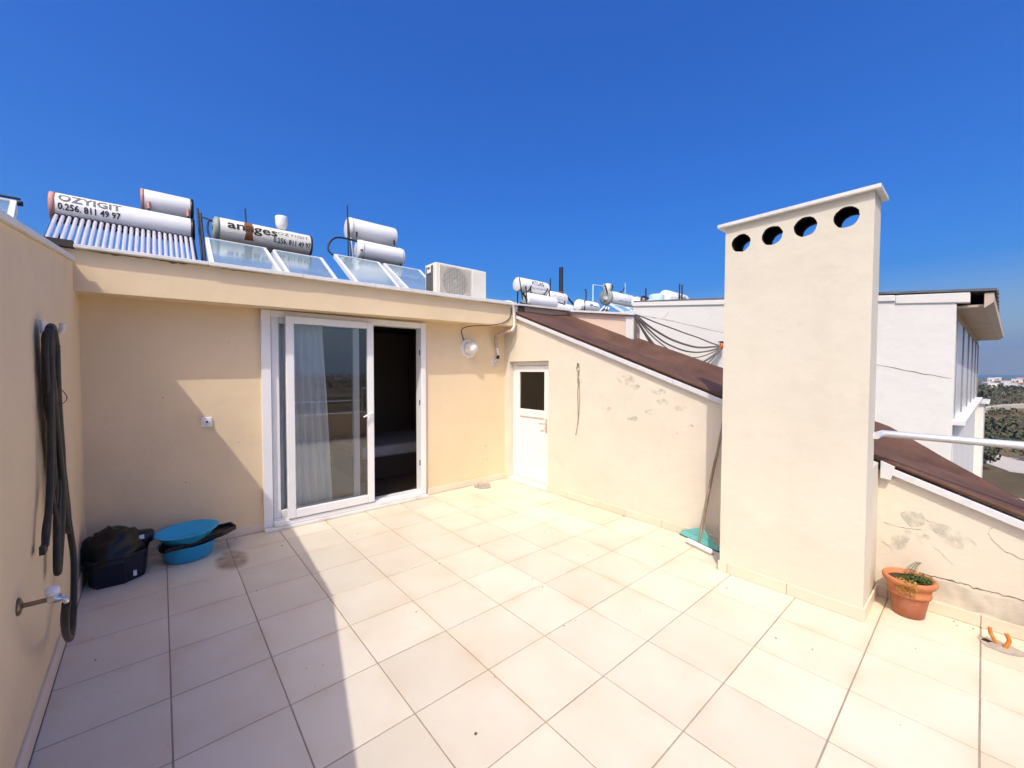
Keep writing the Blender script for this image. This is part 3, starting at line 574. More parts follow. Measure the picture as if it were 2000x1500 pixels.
for k in range(5):                                # tall shutters with dark joints, one leaf after another
    x0 = WX+.30+k*1.42; sh = facade(x0, x0+1.30, 1.128, 2.298, -.01, .06, m_pvc, 'shutter', .006)
    MB().hexa([(x0+.1, wy(x0)+.004, 1.22), (x0+1.2, wy(x0+1.2)+.006, 1.22), (x0+1.2, wy(x0+1.2)+.02, 1.22), (x0+.1, wy(x0)+.02, 1.22)], [(x0+.1, wy(x0)+.006, 2.2), (x0+1.2, wy(x0+1.2)+.006, 2.2), (x0+1.2, wy(x0+1.2)+.02, 2.2), (x0+.1, wy(x0)+.02, 2.2)]).build('shutter_panel', m_pvc, sh)
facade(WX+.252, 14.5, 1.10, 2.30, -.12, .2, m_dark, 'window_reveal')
for k in range(6):  # grey strips added proud of the leaves, drawing the dark gaps between them
    x0 = WX+.22+k*1.42+(.02 if k else .05); facade(x0, x0+.04, 1.128, 2.298, .002+.0015*k, .03, mat('gap_grey', (.30, .31, .34), .6) if k == 0 else bpy.data.materials['gap_grey'], 'gap_strip')
# eave: soffit, fascia and the tiled roof edge
ev = MB().hexa([(WX+.06, wy(WX)-.20, 2.395), (14.9, wy(14.9)-.30, 2.42), (14.9, wy(14.9)+.2, 2.42), (WX+.06, wy(WX)+.2, 2.395)], [(WX+.06, wy(WX)-.20, 2.42), (14.9, wy(14.9)-.30, 2.445), (14.9, wy(14.9)+.2, 2.445), (WX+.06, wy(WX)+.2, 2.42)]).build('soffit', m_tanplaster, wb)
MB().hexa([(WX+.0, wy(WX)-.27, 2.43), (14.9, wy(14.9)-.36, 2.47), (14.9, wy(14.9)-.30, 2.42), (WX+.0, wy(WX)-.202, 2.37)], [(WX+.0, wy(WX)-.27, 2.53), (14.9, wy(14.9)-.36, 2.58), (14.9, wy(14.9)-.30, 2.58), (WX+.0, wy(WX)-.202, 2.53)]).build('fascia', m_tanplaster, wb)
m_rooftile = mat('grey_roof_tile', (.14, .15, .17), .8, .3, 6, .3, 40)
nt_ = 0
for k in range(40):                               # roof covering strips, each a row of tiles seen edge on
    x0 = WX-.02+k*.192
    y0 = wy(x0)-.29-.012*(k % 2)
    MB().hexa([(x0, y0, 2.545), (x0+.188, y0, 2.545), (x0+.188, 1.2, 2.975), (x0, 1.2, 2.975)], [(x0, y0, 2.572+.006*(k % 2)), (x0+.188, y0, 2.572), (x0+.188, 1.2, 3.0), (x0, 1.2, 3.0)]).build('roof_tile_row', m_rooftile, wb)
MB().hexa([(WX-.015, wy(WX)-.10, 2.44), (WX+.3, wy(WX)-.10, 2.44), (WX+.3, -2.4, 2.50), (WX-.015, -2.4, 2.50)], [(WX-.015, wy(WX)-.10, 2.556), (WX+.3, wy(WX)-.10, 2.556), (WX+.3, -2.4, 2.605), (WX-.015, -2.4, 2.605)]).build('verge_mortar', m_white_wall, wb, .01)
MB().hexa([(WX-.02, -2.4, 2.53), (WX+.2, -2.4, 2.53), (WX+.2, 1.22, 2.90), (WX-.02, 1.22, 2.90)], [(WX-.02, -2.4, 2.607), (WX+.2, -2.4, 2.607), (WX+.2, 1.22, 2.985), (WX-.02, 1.22, 2.985)]).build('verge_mortar', m_white_wall, wb, .01)
crack([(1.15, 2.73), (.6, 2.60), (.24, 2.49), (-.48, 2.27), (-1.4, 2.0), (-2.26, 1.76), (-2.89, 1.60)], .006, .012, wb, WX)
crack([(.62, 2.62), (.52, 2.70), (.50, 2.80)], .006, .02, wb, WX)

ins = thing('cable_insulator', (7.16, -.41, 2.1), 'orange insulator on a small steel bracket fixed to the white wall', 'insulator')
MB().box((7.12, -.43, 2.14), (7.20, -.37, 2.155)).box((7.12, -.43, 2.02), (7.135, -.405, 2.15)).build('bracket', m_iron, ins)
MB().lathe([(0, -.03), (.03, -.03), (.035, 0), (.022, .02), (.03, .045), (0, .05)], (7.11, -.42, 2.075), n=12).build('insulator_body', m_redins, ins)
cabs = [(2.30, .010, 5.80), (2.12, .016, 5.82), (2.02, .013, 5.81), (1.93, .009, 5.83), (1.80, .016, 5.80), (1.70, .012, 5.82)]
for k, (zm, r_, xs_) in enumerate(cabs):
    p0 = Vector((xs_, .285, 2.52-.008*k)); p1 = Vector((7.10, -.40-.006*k, 2.085-.008*k)); pts = []
    for i in range(25):
        t = i/24; p = p0.lerp(p1, t); sag = 4*(p0.lerp(p1, .5).z-zm)*t*(1-t)
        pts.append((p.x, p.y, p.z-sag+.012*noise.noise(Vector((t*5, k, 3)))))
    tag(tube('slack_cable', pts, r_, m_leadgrey, n=6), 'slack dark cable sagging from pink wall corner to the orange insulator', 'cable', 'cables strung to the white wall')

# ------------------------------------------------------------------ solar water heaters
def tank_mb(x0, x1, yc, zc, r, n=28):
    e = .03
    return MB().lathe([(0, 0), (r*.86, 0), (r*.97, e*.4), (r, e), (r, x1-x0-e), (r*.97, x1-x0-e*.4), (r*.86, x1-x0), (0, x1-x0)], (x0, yc, zc), (1, 0, 0), n)
def tank(parent, x0, x1, yc, zc, r, m, name='tank', bands=()):
    o = tank_mb(x0, x1, yc, zc, r).build(name, m, parent)
    for xb in bands: MB().lathe([(r+.001, -.012), (r+.006, -.012), (r+.006, .012), (r+.001, .012)], (xb, yc, zc), (1, 0, 0), 28).build('band', m_zinc, o)
    return o
def collector(parent, c, th=.07, fw_=.045, m=m_panel):
    """flat collector from its four corners: top-left, top-right, bottom-right, bottom-left"""
    c = [Vector(p) for p in c]; n_ = (c[1]-c[0]).cross(c[3]-c[0]).normalized()
    if n_.y > 0: n_ = -n_
    ctr = sum(c, Vector())/4
    fb = MB()
    ins_ = []
    for i in range(4):
        p = c[i]; a_ = (c[(i+1) % 4]-p).normalized(); b_ = (c[(i-1) % 4]-p).normalized(); ins_.append(p+(a_+b_)*fw_)
    for i in range(4):
        j = (i+1) % 4; q = [c[i], c[j], ins_[j], ins_[i]]
        fb.hexa([v-n_*th for v in q], q)
    o = fb.build('collector', m_alu, parent)
    MB().hexa([v-n_*.02 for v in ins_], [v-n_*.008 for v in ins_]).build('collector_glass', m, o)
    MB().hexa([v-n_*(th-.002) for v in ins_], [v-n_*(th-.012) for v in ins_]).build('back_sheet', m_alu, o)
    return o
ROOF = 2.597
def leg(parent, p, q, r=.016, m=m_iron, name='strut'): return tube(name, [p, q], r, m, parent, 6)

# heater with vacuum tubes
hA = thing('tube_solar_heater', (.1, 5.2, ROOF), 'long white solar heater tank above a row of glass vacuum tubes', 'solar heater')
tA = tank(hA, -.685, .905, 5.5, 3.965, .205, m_tankw)
for xb in (-.685, .905): MB().lathe([(.12, -.004), (.2085, -.004), (.2085, .055 if xb < 0 else -.055), (.20, .055 if xb < 0 else -.055)], (xb, 5.5, 3.965), (1, 0, 0), 28).build('end_cap', m_rustpink if xb < 0 else m_black, hA)
text_on_tank('lettering', 'OZYIGIT', .16, -.60, .64, 5.5, 3.965, .205, .30, m_printgrey, hA, .004)
text_on_tank('lettering', '0.256. 811 49 97', .125, -.60, .63, 5.5, 3.965, .205, -.30, m_print, hA, .003)
for k in range(24):
    x = -.615+k*.0635
    t_ = MB().tube([(x, 5.36, 3.845), (x, 4.72, 3.40), (x, 4.02, 2.915), (x, 3.99, 2.895)], .0235, 10, radii=[.0235, .0235, .0235, .008]).build('vacuum_tube', m_tube, hA)
    if k % 1 == 0: MB().lathe([(.020, 0), (.034, 0), (.034, .022), (.020, .022)], (x, 5.325, 3.82), (0, -.82, -.57), 10).build('rubber_ring', m_rubber, t_)
MB().box((-.66, 3.955, 2.86), (.90, 4.03, 2.90)).build('tube_rail', m_iron, hA)
for yy, zz in ((5.30, 3.745), (4.66, 3.30)): MB().box((-.66, yy-.02, zz-.02), (.90, yy+.02, zz+.012)).build('cross_bar', m_iron, hA)
for x in (-.64, .88):
    leg(hA, (x, 5.34, 3.80), (x, 3.99, 2.86)); leg(hA, (x, 5.6, 3.85), (x, 5.75, ROOF)); leg(hA, (x, 3.99, 2.88), (x, 3.95, ROOF)); leg(hA, (x, 5.72, 2.75), (x, 3.98, 2.80))
hA2 = thing('small_feed_tank', (.58, 6.0, 4.3), 'short white feed tank raised behind the long tube heater', 'tank')
tank(hA2, .245, .915, 6.0, 4.47, .185, m_tankw)
MB().lathe([(.10, -.004), (.188, -.004), (.188, .04), (.18, .04)], (.245, 6.0, 4.47), (1, 0, 0), 28).build('end_cap', m_rustpink, hA2); MB().lathe([(.10, .004), (.188, .004), (.188, -.04), (.18, -.04)], (.915, 6.0, 4.47), (1, 0, 0), 28).build('end_cap', m_black, hA2)
for x in (.34, .84):
    leg(hA2, (x, 5.85, 4.36), (x, 5.80, ROOF)); leg(hA2, (x, 6.15, 4.36), (x, 6.25, ROOF)); MB().tube([(x, 5.815, 4.30), (x, 5.83, 4.42)], .022, 8).build('foot', m_rustpink, hA2)
# iron ladder-like stand and pipes between the two systems
st = thing('pipe_rack', (1.0, 4.9, ROOF), 'dark iron rack of pipes standing between the two lettered tanks', 'pipe rack')
for a_, b_ in [((.955, 5.6, 4.40), (1.0, 4.7, 2.60)), ((.99, 5.5, 4.30), (1.03, 4.6, 2.60)), ((.93, 5.2, 3.3), (1.05, 4.62, 2.60)), ((1.0, 4.75, 2.95), (.94, 4.7, 2.60))]: leg(st, a_, b_, .017)
tube('pipe', [(.96, 5.4, 4.22), (1.0, 4.9, 4.06), (1.12, 4.5, 3.90)], .013, m_iron, st, 6); tube('pipe', [(1.0, 4.9, 3.62), (1.05, 4.5, 3.60), (.99, 4.3, 3.55)], .014, m_iron, st, 6)
tube('pipe', [(.95, 5.05, 3.37), (1.04, 4.9, 3.33)], .02, m_iron, st, 6)

# heater with two flat collectors and a rust streak
hB = thing('rusty_solar_heater', (1.7, 4.2, ROOF), 'cream lettered solar heater tank with rust streak above two flat panels', 'solar heater')
tank(hB, 1.095, 2.42, 4.5, 3.815, .170, m_tankcream)
MB().lathe([(.05, -.03), (.11, -.03), (.172, -.002), (.1725, .05), (.17, .05)], (1.095, 4.5, 3.815), (1, 0, 0), 28).build('end_cap', m_greymetal, hB); MB().lathe([(.10, .004), (.1735, .004), (.1735, -.025), (.168, -.025)], (2.42, 4.5, 3.815), (1, 0, 0), 28).build('end_cap', m_iron, hB)
text_on_tank('lettering', 'anages', .18, 1.235, .66, 4.5, 3.815, .170, .02, m_print, hB, .003)
text_on_tank('lettering', 'OZYIGIT', .075, 1.90, .46, 4.5, 3.815, .170, .28, m_printgrey, hB)
text_on_tank('lettering', '0.256. 811 49 97', .115, 1.84, .55, 4.5, 3.815, .170, -.52, m_print, hB, .002)
text_on_tank('lettering', '-- --- ------ --- -----', .03, 1.25, .50, 4.5, 3.815, .170, -.42, m_printgrey, hB)
rs = MB(); r_ = .1712; pts = []
for k in range(22):
    th = 1.5-2.3*k/21; hw_ = .055*(1.0-.15*math.sin(k*.5))+.012*noise.noise(Vector((k*.7, 0, 0))); cx_ = 1.512+.012*noise.noise(Vector((k*.4, 5, 0)))
    for s_ in (-1, 1): pts.append((cx_+s_*hw_, 4.5-r_*math.cos(th), 3.815+r_*math.sin(th)))
rs.add(pts, [(2*k, 2*k+1, 2*k+3, 2*k+2) for k in range(21)], 0, True); rs.build('rust_streak', m_rust, hB)
collector(hB, [(.955, 4.22, 3.585), (1.715, 4.22, 3.585), (1.60, 2.20, 2.70), (.86, 2.20, 2.70)]); collector(hB, [(1.785, 4.22, 3.58), (2.54, 4.22, 3.58), (2.24, 2.20, 2.70), (1.64, 2.20, 2.70)])
for x in (1.15, 1.75, 2.35): leg(hB, (x, 4.5, 3.66), (x, 4.55, ROOF)); leg(hB, (x, 4.3, 3.50), (x, 4.32, ROOF))
tube('vent_pipe', [(1.505, 4.55, 3.95), (1.498, 4.6, 4.24)], .012, m_iron, hB, 6); tube('inlet_pipe', spline([(1.08, 4.48, 3.90), (1.02, 4.46, 3.90), (1.0, 4.42, 3.75), (1.03, 4.36, 3.62), (1.06, 4.3, 3.57)]), .014, m_iron, hB, 6)
for k in range(4): tube('joint_pipe', [(1.71-.02*k, 4.16-.06*k, 3.555-.03*k), (1.80-.02*k, 4.16-.06*k, 3.555-.03*k)], .012, m_iron, hB, 6)
cup = thing('float_cup', (2.01, 4.6, 3.98), 'small white float cistern perched on top of the rusty tank', 'cistern')
MB().lathe([(0, 0), (.05, .0), (.075, .03), (.092, .09), (.095, .20), (.088, .215), (.086, .21), (0, .205)], (2.01, 4.6, 4.025), n=20).build('bowl', m_tankw, cup); MB().lathe([(.02, -.06), (.02, .002)], (2.01, 4.6, 4.025), n=10).build('stem', m_iron, cup)
MB().lathe([(0, .222), (.06, .22), (.088, .212)], (2.01, 4.6, 4.025), n=20).build('lid', m_bluetin, cup)

# twin plain tanks with two collectors
hC = thing('twin_tank_solar_heater', (3.6, 4.3, ROOF), 'pair of plain white stacked tanks above two framed glass panels', 'solar heater')
tank(hC, 3.225, 4.115, 4.5, 3.925, .172, m_tankw, bands=(3.29, 4.05))
tank(hC, 3.19, 4.145, 4.92, 4.41, .205, m_tankw, bands=(3.24,))
collector(hC, [(2.725, 4.22, 3.685), (3.53, 4.22, 3.685), (3.12, 2.20, 2.70), (2.47, 2.20, 2.70)]); collector(hC, [(3.605, 4.22, 3.68), (4.37, 4.22, 3.68), (3.80, 2.20, 2.70), (3.24, 2.20, 2.70)])
for x in (3.30, 4.05):
    leg(hC, (x, 4.42, 3.80), (x, 4.35, ROOF)); leg(hC, (x, 5.0, 4.25), (x, 5.1, ROOF)); MB().box((x-.012, 4.70, 4.21), (x+.012, 4.72, 4.31)).build('clip', m_iron, hC)
leg(hC, (3.16, 4.80, 4.56), (3.17, 4.55, 3.55), .012); leg(hC, (3.22, 4.80, 4.2), (3.20, 4.5, 3.3), .015, m_tankw)
tube('vent_pipe', [(3.165, 4.78, 3.80), (3.16, 4.80, 4.80)], .012, m_iron, hC, 6)
tube('inlet_pipe', spline([(3.23, 4.5, 4.06), (3.02, 4.45, 4.06), (2.82, 4.40, 4.02), (2.70, 4.35, 3.90), (2.66, 4.30, 3.76), (2.70, 4.25, 3.68), (2.76, 4.24, 3.68)]), .017, m_iron, hC, 7)
MB().lathe([(0, 0), (.03, 0), (.035, .03), (0, .06)], (3.26, 4.36, 3.86), n=8).build('valve', m_printred, hC)

# panel glimpsed past the left wall
hL = thing('far_left_solar_panel', (-1.3, 3.6, ROOF), 'corner of a framed solar panel beyond the left wall', 'solar panel')
collector(hL, [(-1.75, 4.22, 3.63), (-.785, 4.22, 3.625), (-.50, 2.2, 2.72), (-1.45, 2.2, 2.72)], .11)
for x in (-1.6, -.9): leg(hL, (x, 4.2, 3.55), (x, 4.25, ROOF))
leg(hL, (-1.75, 4.24, 3.66), (-.76, 4.24, 3.655), .014); MB().lathe([(0, 0), (.03, 0), (.03, .05), (0, .05)], (-.79, 4.23, 3.60), (1, 0, 0), 8).build('pipe_end', m_iron, hL)

# air conditioner
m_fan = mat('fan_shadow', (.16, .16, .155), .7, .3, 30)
ac = thing('air_conditioner', (3.7, 1.9, 2.64), 'off-white outdoor air conditioning unit standing on the roof edge', 'air conditioner')
AX0, AX1, AY0, AY1, AZ0, AZ1 = 3.285, 4.145, 1.760, 2.055, 2.705, 3.155
acb = MB().box((AX0, AY0+.004, AZ0), (AX1, AY1, AZ1)).build('casing', m_tankcream, ac, .014, 3)
MB().box((AX0+.60, AY0-.004, AZ0+.01), (AX1-.012, AY0+.004, AZ1-.03)).build('service_panel', m_tankcream, ac, .003)
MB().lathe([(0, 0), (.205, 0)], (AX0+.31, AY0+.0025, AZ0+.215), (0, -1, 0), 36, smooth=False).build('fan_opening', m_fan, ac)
MB().lathe([(0, 0), (.045, 0), (.045, .004), (0, .006)], (AX0+.31, AY0-.002, AZ0+.215), (0, -1, 0), 20).build('fan_hub', m_greymetal, ac)
for k in range(24):
    z = AZ0+.028+k*.0172; MB().box((AX0+.055, AY0-.010, z), (AX0+.565, AY0-.004, z+.0055)).build('grille_bar', m_tankcream, ac)
for k in range(19):
    x = AX0+.06+k*.0275; MB().box((x, AY0-.0035, AZ0+.03), (x+.004, AY0+.003, AZ0+.43)).build('grille_stay', m_tankcream, ac)
MB().box((AX0-.004, AY0+.075, AZ0+.03), (AX0+.002, AY1-.03, AZ1-.03)).build('coil_side', m_coil, ac)
MB().box((AX0-.016, AY0+.12, AZ1-.13), (AX0-.0045, AY0+.22, AZ1-.03)).build('terminal_cover', m_tankcream, ac, .004); MB().box((AX0-.019, AY0+.14, AZ1-.075), (AX0-.0165, AY0+.2, AZ1-.05)).build('label_plate', m_iron, ac)
for x in (AX0+.12, AX1-.12): box('foot', (x-.03, AY0+.02, 2.655), (x+.03, AY1-.02, AZ0-.001), m_iron, ac)

# refrigerant lines down the corner, cable and wall lamp
pl = thing('pipe_bundle', (4.38, 1.5, 2.0), 'taped insulated pipe bundle dropping from the roof into the back wall', 'pipes')
tube('taped_run', spline([(4.18, 1.72, 2.675), (4.28, 1.50, 2.69), (4.34, 1.40, 2.67), (4.385, 1.415, 2.58), (4.40, 1.425, 2.45), (4.395, 1.42, 2.33), (4.36, 1.45, 2.265)]), .019, m_tape, pl, 10)
tube('side_line', spline([(4.20, 1.75, 2.67), (4.35, 1.44, 2.655), (4.415, 1.43, 2.50), (4.42, 1.425, 2.36), (4.40, 1.43, 2.27)]), .010, m_tape, pl, 8)
tube('insulated_run', spline([(4.37, 1.44, 2.262), (4.30, 1.55, 2.25), (4.27, 1.66, 2.22), (4.275, 1.695, 2.12), (4.30, 1.70, 2.03)]), .024, m_insul, pl, 10)
tube('bare_run', spline([(4.295, 1.70, 2.05), (4.315, 1.70, 1.96), (4.325, 1.70, 1.90)]), .020, m_tape, pl, 10)
tube('tape_wrap', [(4.325, 1.70, 1.915), (4.315, 1.705, 1.86)], .022, m_rubber, pl, 10); tube('copper_tail', spline([(4.315, 1.705, 1.87), (4.29, 1.72, 1.83), (4.265, 1.75, 1.80)]), .012, m_tape, pl, 8)
MB().lathe([(.03, 0), (.055, 0), (.055, .012), (.03, .012)], (4.268, YW-.001, 1.805), (0, -1, 0), 18).build('wall_collar', m_tape, pl)
lamp = thing('wall_lamp', (3.80, 1.74, 2.0), 'round white bulkhead lamp with frosted dome on the back wall', 'lamp')
MB().lathe([(0, 0), (.140, 0), (.140, .012), (.128, .026), (.09, .030)], (3.80, YW-.001, 2.0), (0, -1, 0), 32).build('back_plate', m_tape, lamp)
MB().lathe([(.085, .0), (.085, .04), (.082, .042)], (3.80, YW-.028, 2.0), (0, -1, 0), 28).build('ring', m_alu, lamp)
MB().lathe([(.082, .0), (.080, .05), (.066, .085), (.040, .108), (0, .116)], (3.80, YW-.068, 2.0), (0, -1, 0), 28).build('dome', m_lampglass, lamp)
tag(tube('lamp_cable', spline([(4.36, 1.44, 2.60), (4.34, 1.44, 2.47), (4.22, 1.44, 2.38), (4.05, 1.443, 2.335), (3.9, 1.46, 2.315), (3.75, 1.6, 2.305), (3.69, 1.70, 2.28), (3.685, 1.735, 2.22), (3.72, 1.737, 2.12)]), .006, m_print, n=6), 'thin dark cable looping under the beam to the wall lamp', 'cable')
ou = thing('wall_socket', (.765, YW, 1.176), 'small white covered socket on the back wall at the shadow edge', 'socket')
box('cover_plate', (.722, YW-.018, 1.130), (.806, YW-.0005, 1.222), m_pvc, ou, .006); MB().lathe([(0, 0), (.026, 0), (.03, .006), (.024, .009), (0, .009)], (.764, YW-.0185, 1.176), (0, -1, 0), 20).build('flap', m_alu, ou)
MB().lathe([(0, 0), (.011, 0), (.011, .003), (0, .003)], (.766, YW-.028, 1.178), (0, -1, 0), 14).build('rosette', m_leadgrey, ou)

# broken block on the floor by the back wall
bk = MB(); bk.hexa([(3.83, 1.52, .001), (3.985, 1.44, .001), (4.01, 1.53, .001), (3.86, 1.61, .001)], [(3.835, 1.525, .070), (3.98, 1.447, .078), (4.0, 1.53, .066), (3.862, 1.605, .074)])
bk.hexa([(3.815, 1.60, .001), (3.855, 1.575, .001), (3.88, 1.62, .001), (3.83, 1.64, .001)], [(3.818, 1.602, .055), (3.852, 1.578, .06), (3.876, 1.617, .05), (3.832, 1.636, .056)])
tag(bk.build('broken_block', m_concrete, None, .006), 'small broken concrete block on the floor near the corner', 'block')

# rope on a nail
rp = thing('hanging_cord', (4.48, .27, 1.75), 'knotted thin cord hanging from a nail on the sloping wall', 'cord')
tube('nail', [(4.492, .268, 1.765), (4.462, .268, 1.77)], .004, m_iron, rp, 6)
def cord(pts, r, m=None): tube('cord', spline([(4.483-.006*abs(math.sin(i*1.7)), y, z) for i, (y, z) in enumerate(pts)], 5), r, m or mat_cord, rp, 5)
mat_cord = mat('grey_green_cord', (.28, .27, .22), .9, .3, 60)
cord([(.268, 1.765), (.245, 1.70), (.272, 1.62), (.245, 1.56), (.262, 1.50), (.27, 1.40), (.262, 1.2), (.262, 1.03), (.275, .99)], .005)
cord([(.268, 1.765), (.29, 1.71), (.255, 1.64), (.275, 1.57), (.25, 1.52), (.24, 1.38), (.245, 1.18), (.262, 1.02), (.28, .93), (.30, .85)], .004)
cord([(.285, 1.78), (.26, 1.745), (.285, 1.73), (.27, 1.775), (.25, 1.76)], .006); cord([(.27, 1.57), (.245, 1.535), (.262, 1.52), (.27, 1.55)], .007)

# squeegee and brush leaning in the chimney corner
sq = thing('floor_squeegee', (4.38, -1.33, 0), 'teal floor squeegee with wooden handle leaning in the chimney corner', 'squeegee')
MB().hexa([(4.452, -1.12, .012), (4.44, -1.135, .012), (4.315, -1.555, .012), (4.328, -1.565, .012)], [(4.462, -1.14, .05), (4.452, -1.15, .05), (4.335, -1.54, .05), (4.346, -1.548, .05)]).build('blade_holder', m_teal, sq)
MB().prism([(4.458, -1.145, .05), (4.338, -1.54, .05), (4.385, -1.40, .14), (4.405, -1.33, .14)], [(4.466, -1.142, .05), (4.346, -1.537, .05), (4.393, -1.397, .14), (4.413, -1.327, .14)]).build('blade_fin', m_teal, sq)
MB().hexa([(4.448, -1.118, .001), (4.442, -1.125, .001), (4.317, -1.56, .001), (4.323, -1.566, .001)], [(4.450, -1.118, .0125), (4.444, -1.125, .0125), (4.319, -1.56, .0125), (4.325, -1.566, .0125)]).build('rubber_lip', m_rubber, sq)
tube('handle', spline([(4.396, -1.37, .10), (4.415, -1.42, .50), (4.445, -1.48, .90), (4.476, -1.545, 1.36)]), .012, m_wood, sq, 8)
br = thing('floor_brush', (4.28, -1.42, 0), 'white floor brush with wooden handle in front of the squeegee', 'brush')
MB().hexa([(4.325, -1.265, .018), (4.275, -1.255, .018), (4.185, -1.545, .018), (4.235, -1.56, .018)], [(4.318, -1.272, .052), (4.282, -1.265, .052), (4.193, -1.538, .052), (4.228, -1.55, .052)]).build('brush_head', m_pvc, br, .01, 3)
MB().hexa([(4.322, -1.27, .001), (4.278, -1.262, .001), (4.19, -1.54, .001), (4.232, -1.553, .001)], [(4.318, -1.272, .0175), (4.282, -1.265, .0175), (4.193, -1.538, .0175), (4.228, -1.55, .0175)]).build('bristles', m_concrete, br)
tube('handle', spline([(4.27, -1.40, .04), (4.315, -1.435, .40), (4.385, -1.49, .85), (4.474, -1.575, 1.40)]), .011, m_wood, br, 8)

# flower pot
pot = thing('flower_pot', (4.335, -2.825, 0), 'terracotta pot with straggly plant on the floor beside the chimney', 'plant pot')
px, py = 4.325, -2.822
MB().lathe([(0, .001), (.074, .001), (.082, .008), (.094, .09), (.104, .148)], (px, py, 0), n=36).build('pot_base', m_terra2, pot)
MB().lathe([(.104, .148), (.113, .150), (.114, .168), (.109, .172), (.118, .222), (.134, .226), (.141, .240), (.141, .256), (.134, .264), (.118, .262), (.112, .235), (0, .235)], (px, py, 0), n=40).build('pot_rim', m_terra, pot)
so_ = MB(); 
so_.lathe([(.112, .0), (.08, .008), (.04, .004), (0, .01)], (px, py, .236), n=18); so_.build('soil', m_soil, pot)
def leaf_mb(mb, p, d, l, w_, upv=Vector((0, 0, 1)), mi=0):
    d = d.normalized(); s_ = d.cross(upv); s_ = s_.normalized() if s_.length > .01 else Vector((1, 0, 0)); n_ = s_.cross(d)
    mb.add([p, p+d*l*.5+s_*w_-n_*.0, p+d*l+n_*(-.15*l), p+d*l*.5-s_*w_], [(0, 1, 2, 3)], mi)
for nm, mt_, seed, cnt, cx_, cy_ in [('green_foliage', m_leaf, 3, 520, .015, -.045), ('yellow_foliage', m_leafy, 5, 190, -.085, .02)]:
    rr = random.Random(seed); mb = MB()
    for k in range(cnt):
        a_ = rr.uniform(0, 2*math.pi); q = rr.uniform(0, .075)**1.0; b_ = Vector((px+cx_+q*math.cos(a_), py+cy_+q*math.sin(a_), .246+rr.uniform(0, .022) if nm[0] == 'g' else .262-rr.uniform(0, .07)))
        if nm[0] == 'y': b_ = Vector((px-.125+rr.uniform(-.02, .035), py+rr.uniform(-.05, .05), .272-rr.uniform(0, .085)))
        leaf_mb(mb, b_, Vector((rr.uniform(-1, 1), rr.uniform(-1, 1), rr.uniform(-.2, .9))), rr.uniform(.014, .028), rr.uniform(.003, .006))
    mb.build(nm, mt_, pot)
sp = MB(); stem = spline([(px+.03, py+.01, .24), (px+.03, py+.0, .29), (px+.035, py-.02, .335), (px+.03, py-.04, .365)], 6); sp.tube(stem, .0018, 5)
for i, p in enumerate(stem[4:]):
    for s_ in (-1, 1): leaf_mb(sp, p, Vector((-.3*s_-.3, s_, .35)), .042-.0018*i, .005)
sp.build('sprig', m_leaf, pot)

# orange conduits out of a broken tile
oc = thing('orange_conduits', (4.27, -3.23, 0), 'two bent orange conduit ends sticking out of a hole in the floor', 'conduit')
tube('conduit', spline([(4.285, -3.215, .004), (4.29, -3.205, .03), (4.295, -3.19, .06), (4.295, -3.185, .095)]), .0095, m_orange, oc, 10)
tube('conduit', spline([(4.265, -3.245, .004), (4.27, -3.255, .03), (4.275, -3.262, .06), (4.272, -3.250, .095)]), .0105, m_orange, oc, 10)
MB().lathe([(0, .012), (.035, .012), (.05, .004), (.06, .0012)], (4.272, -3.232, 0), n=14).build('mortar_heap', m_concrete, oc)
bl = blob([Vector((4.22, -3.17, 0)), Vector((4.32, -3.14, 0)), Vector((4.36, -3.22, 0)), Vector((4.30, -3.33, 0)), Vector((4.21, -3.28, 0))], 5, .015)
MB().prism([(x, y, .0014) for x, y in bl], [(x, y, .003) for x, y in bl]).build('cement_patch', m_concrete, oc)
dk = blob([Vector((4.29, -3.15, 0)), Vector((4.325, -3.17, 0)), Vector((4.30, -3.215, 0)), Vector((4.28, -3.20, 0))], 4, .008)
MB().prism([(x, y, .0034) for x, y in dk], [(x, y, .0042) for x, y in dk]).build('hole_shade_patch', m_soot_shade, oc)  # flat dark patch painted as the shade down the hole

gr = MB(); gr_r = random.Random(8)
for k in range(150):
    x, y = gr_r.uniform(.1, 4.4), gr_r.uniform(-3.3, 1.65)
    if k % 3 == 0: x = 4.47-abs(gr_r.gauss(0, .10)); 
    if k % 7 == 0: y = 1.72-abs(gr_r.gauss(0, .06))
    s_ = gr_r.uniform(.0015, .0055)*(1.8 if k % 19 == 0 else 1); n_ = 5; a0 = gr_r.uniform(0, 6)
    ring_ = [(x+s_*gr_r.uniform(.6, 1.3)*math.cos(a0+2*math.pi*i/n_), y+s_*gr_r.uniform(.6, 1.3)*math.sin(a0+2*math.pi*i/n_)) for i in range(n_)]
    gr.prism([(a, b_, .0012) for a, b_ in ring_], [(a, b_, .0012+s_*.6) for a, b_ in ring_], 0 if k % 4 else 1)
go_ = gr.build('floor_grit', [mat('dark_grit', (.14, .11, .08), .9), mat('pale_chips', (.75, .72, .66), .8)]); go_['kind'] = 'stuff'; go_['label'] = 'scattered grit and small chips on the terrace tiles'
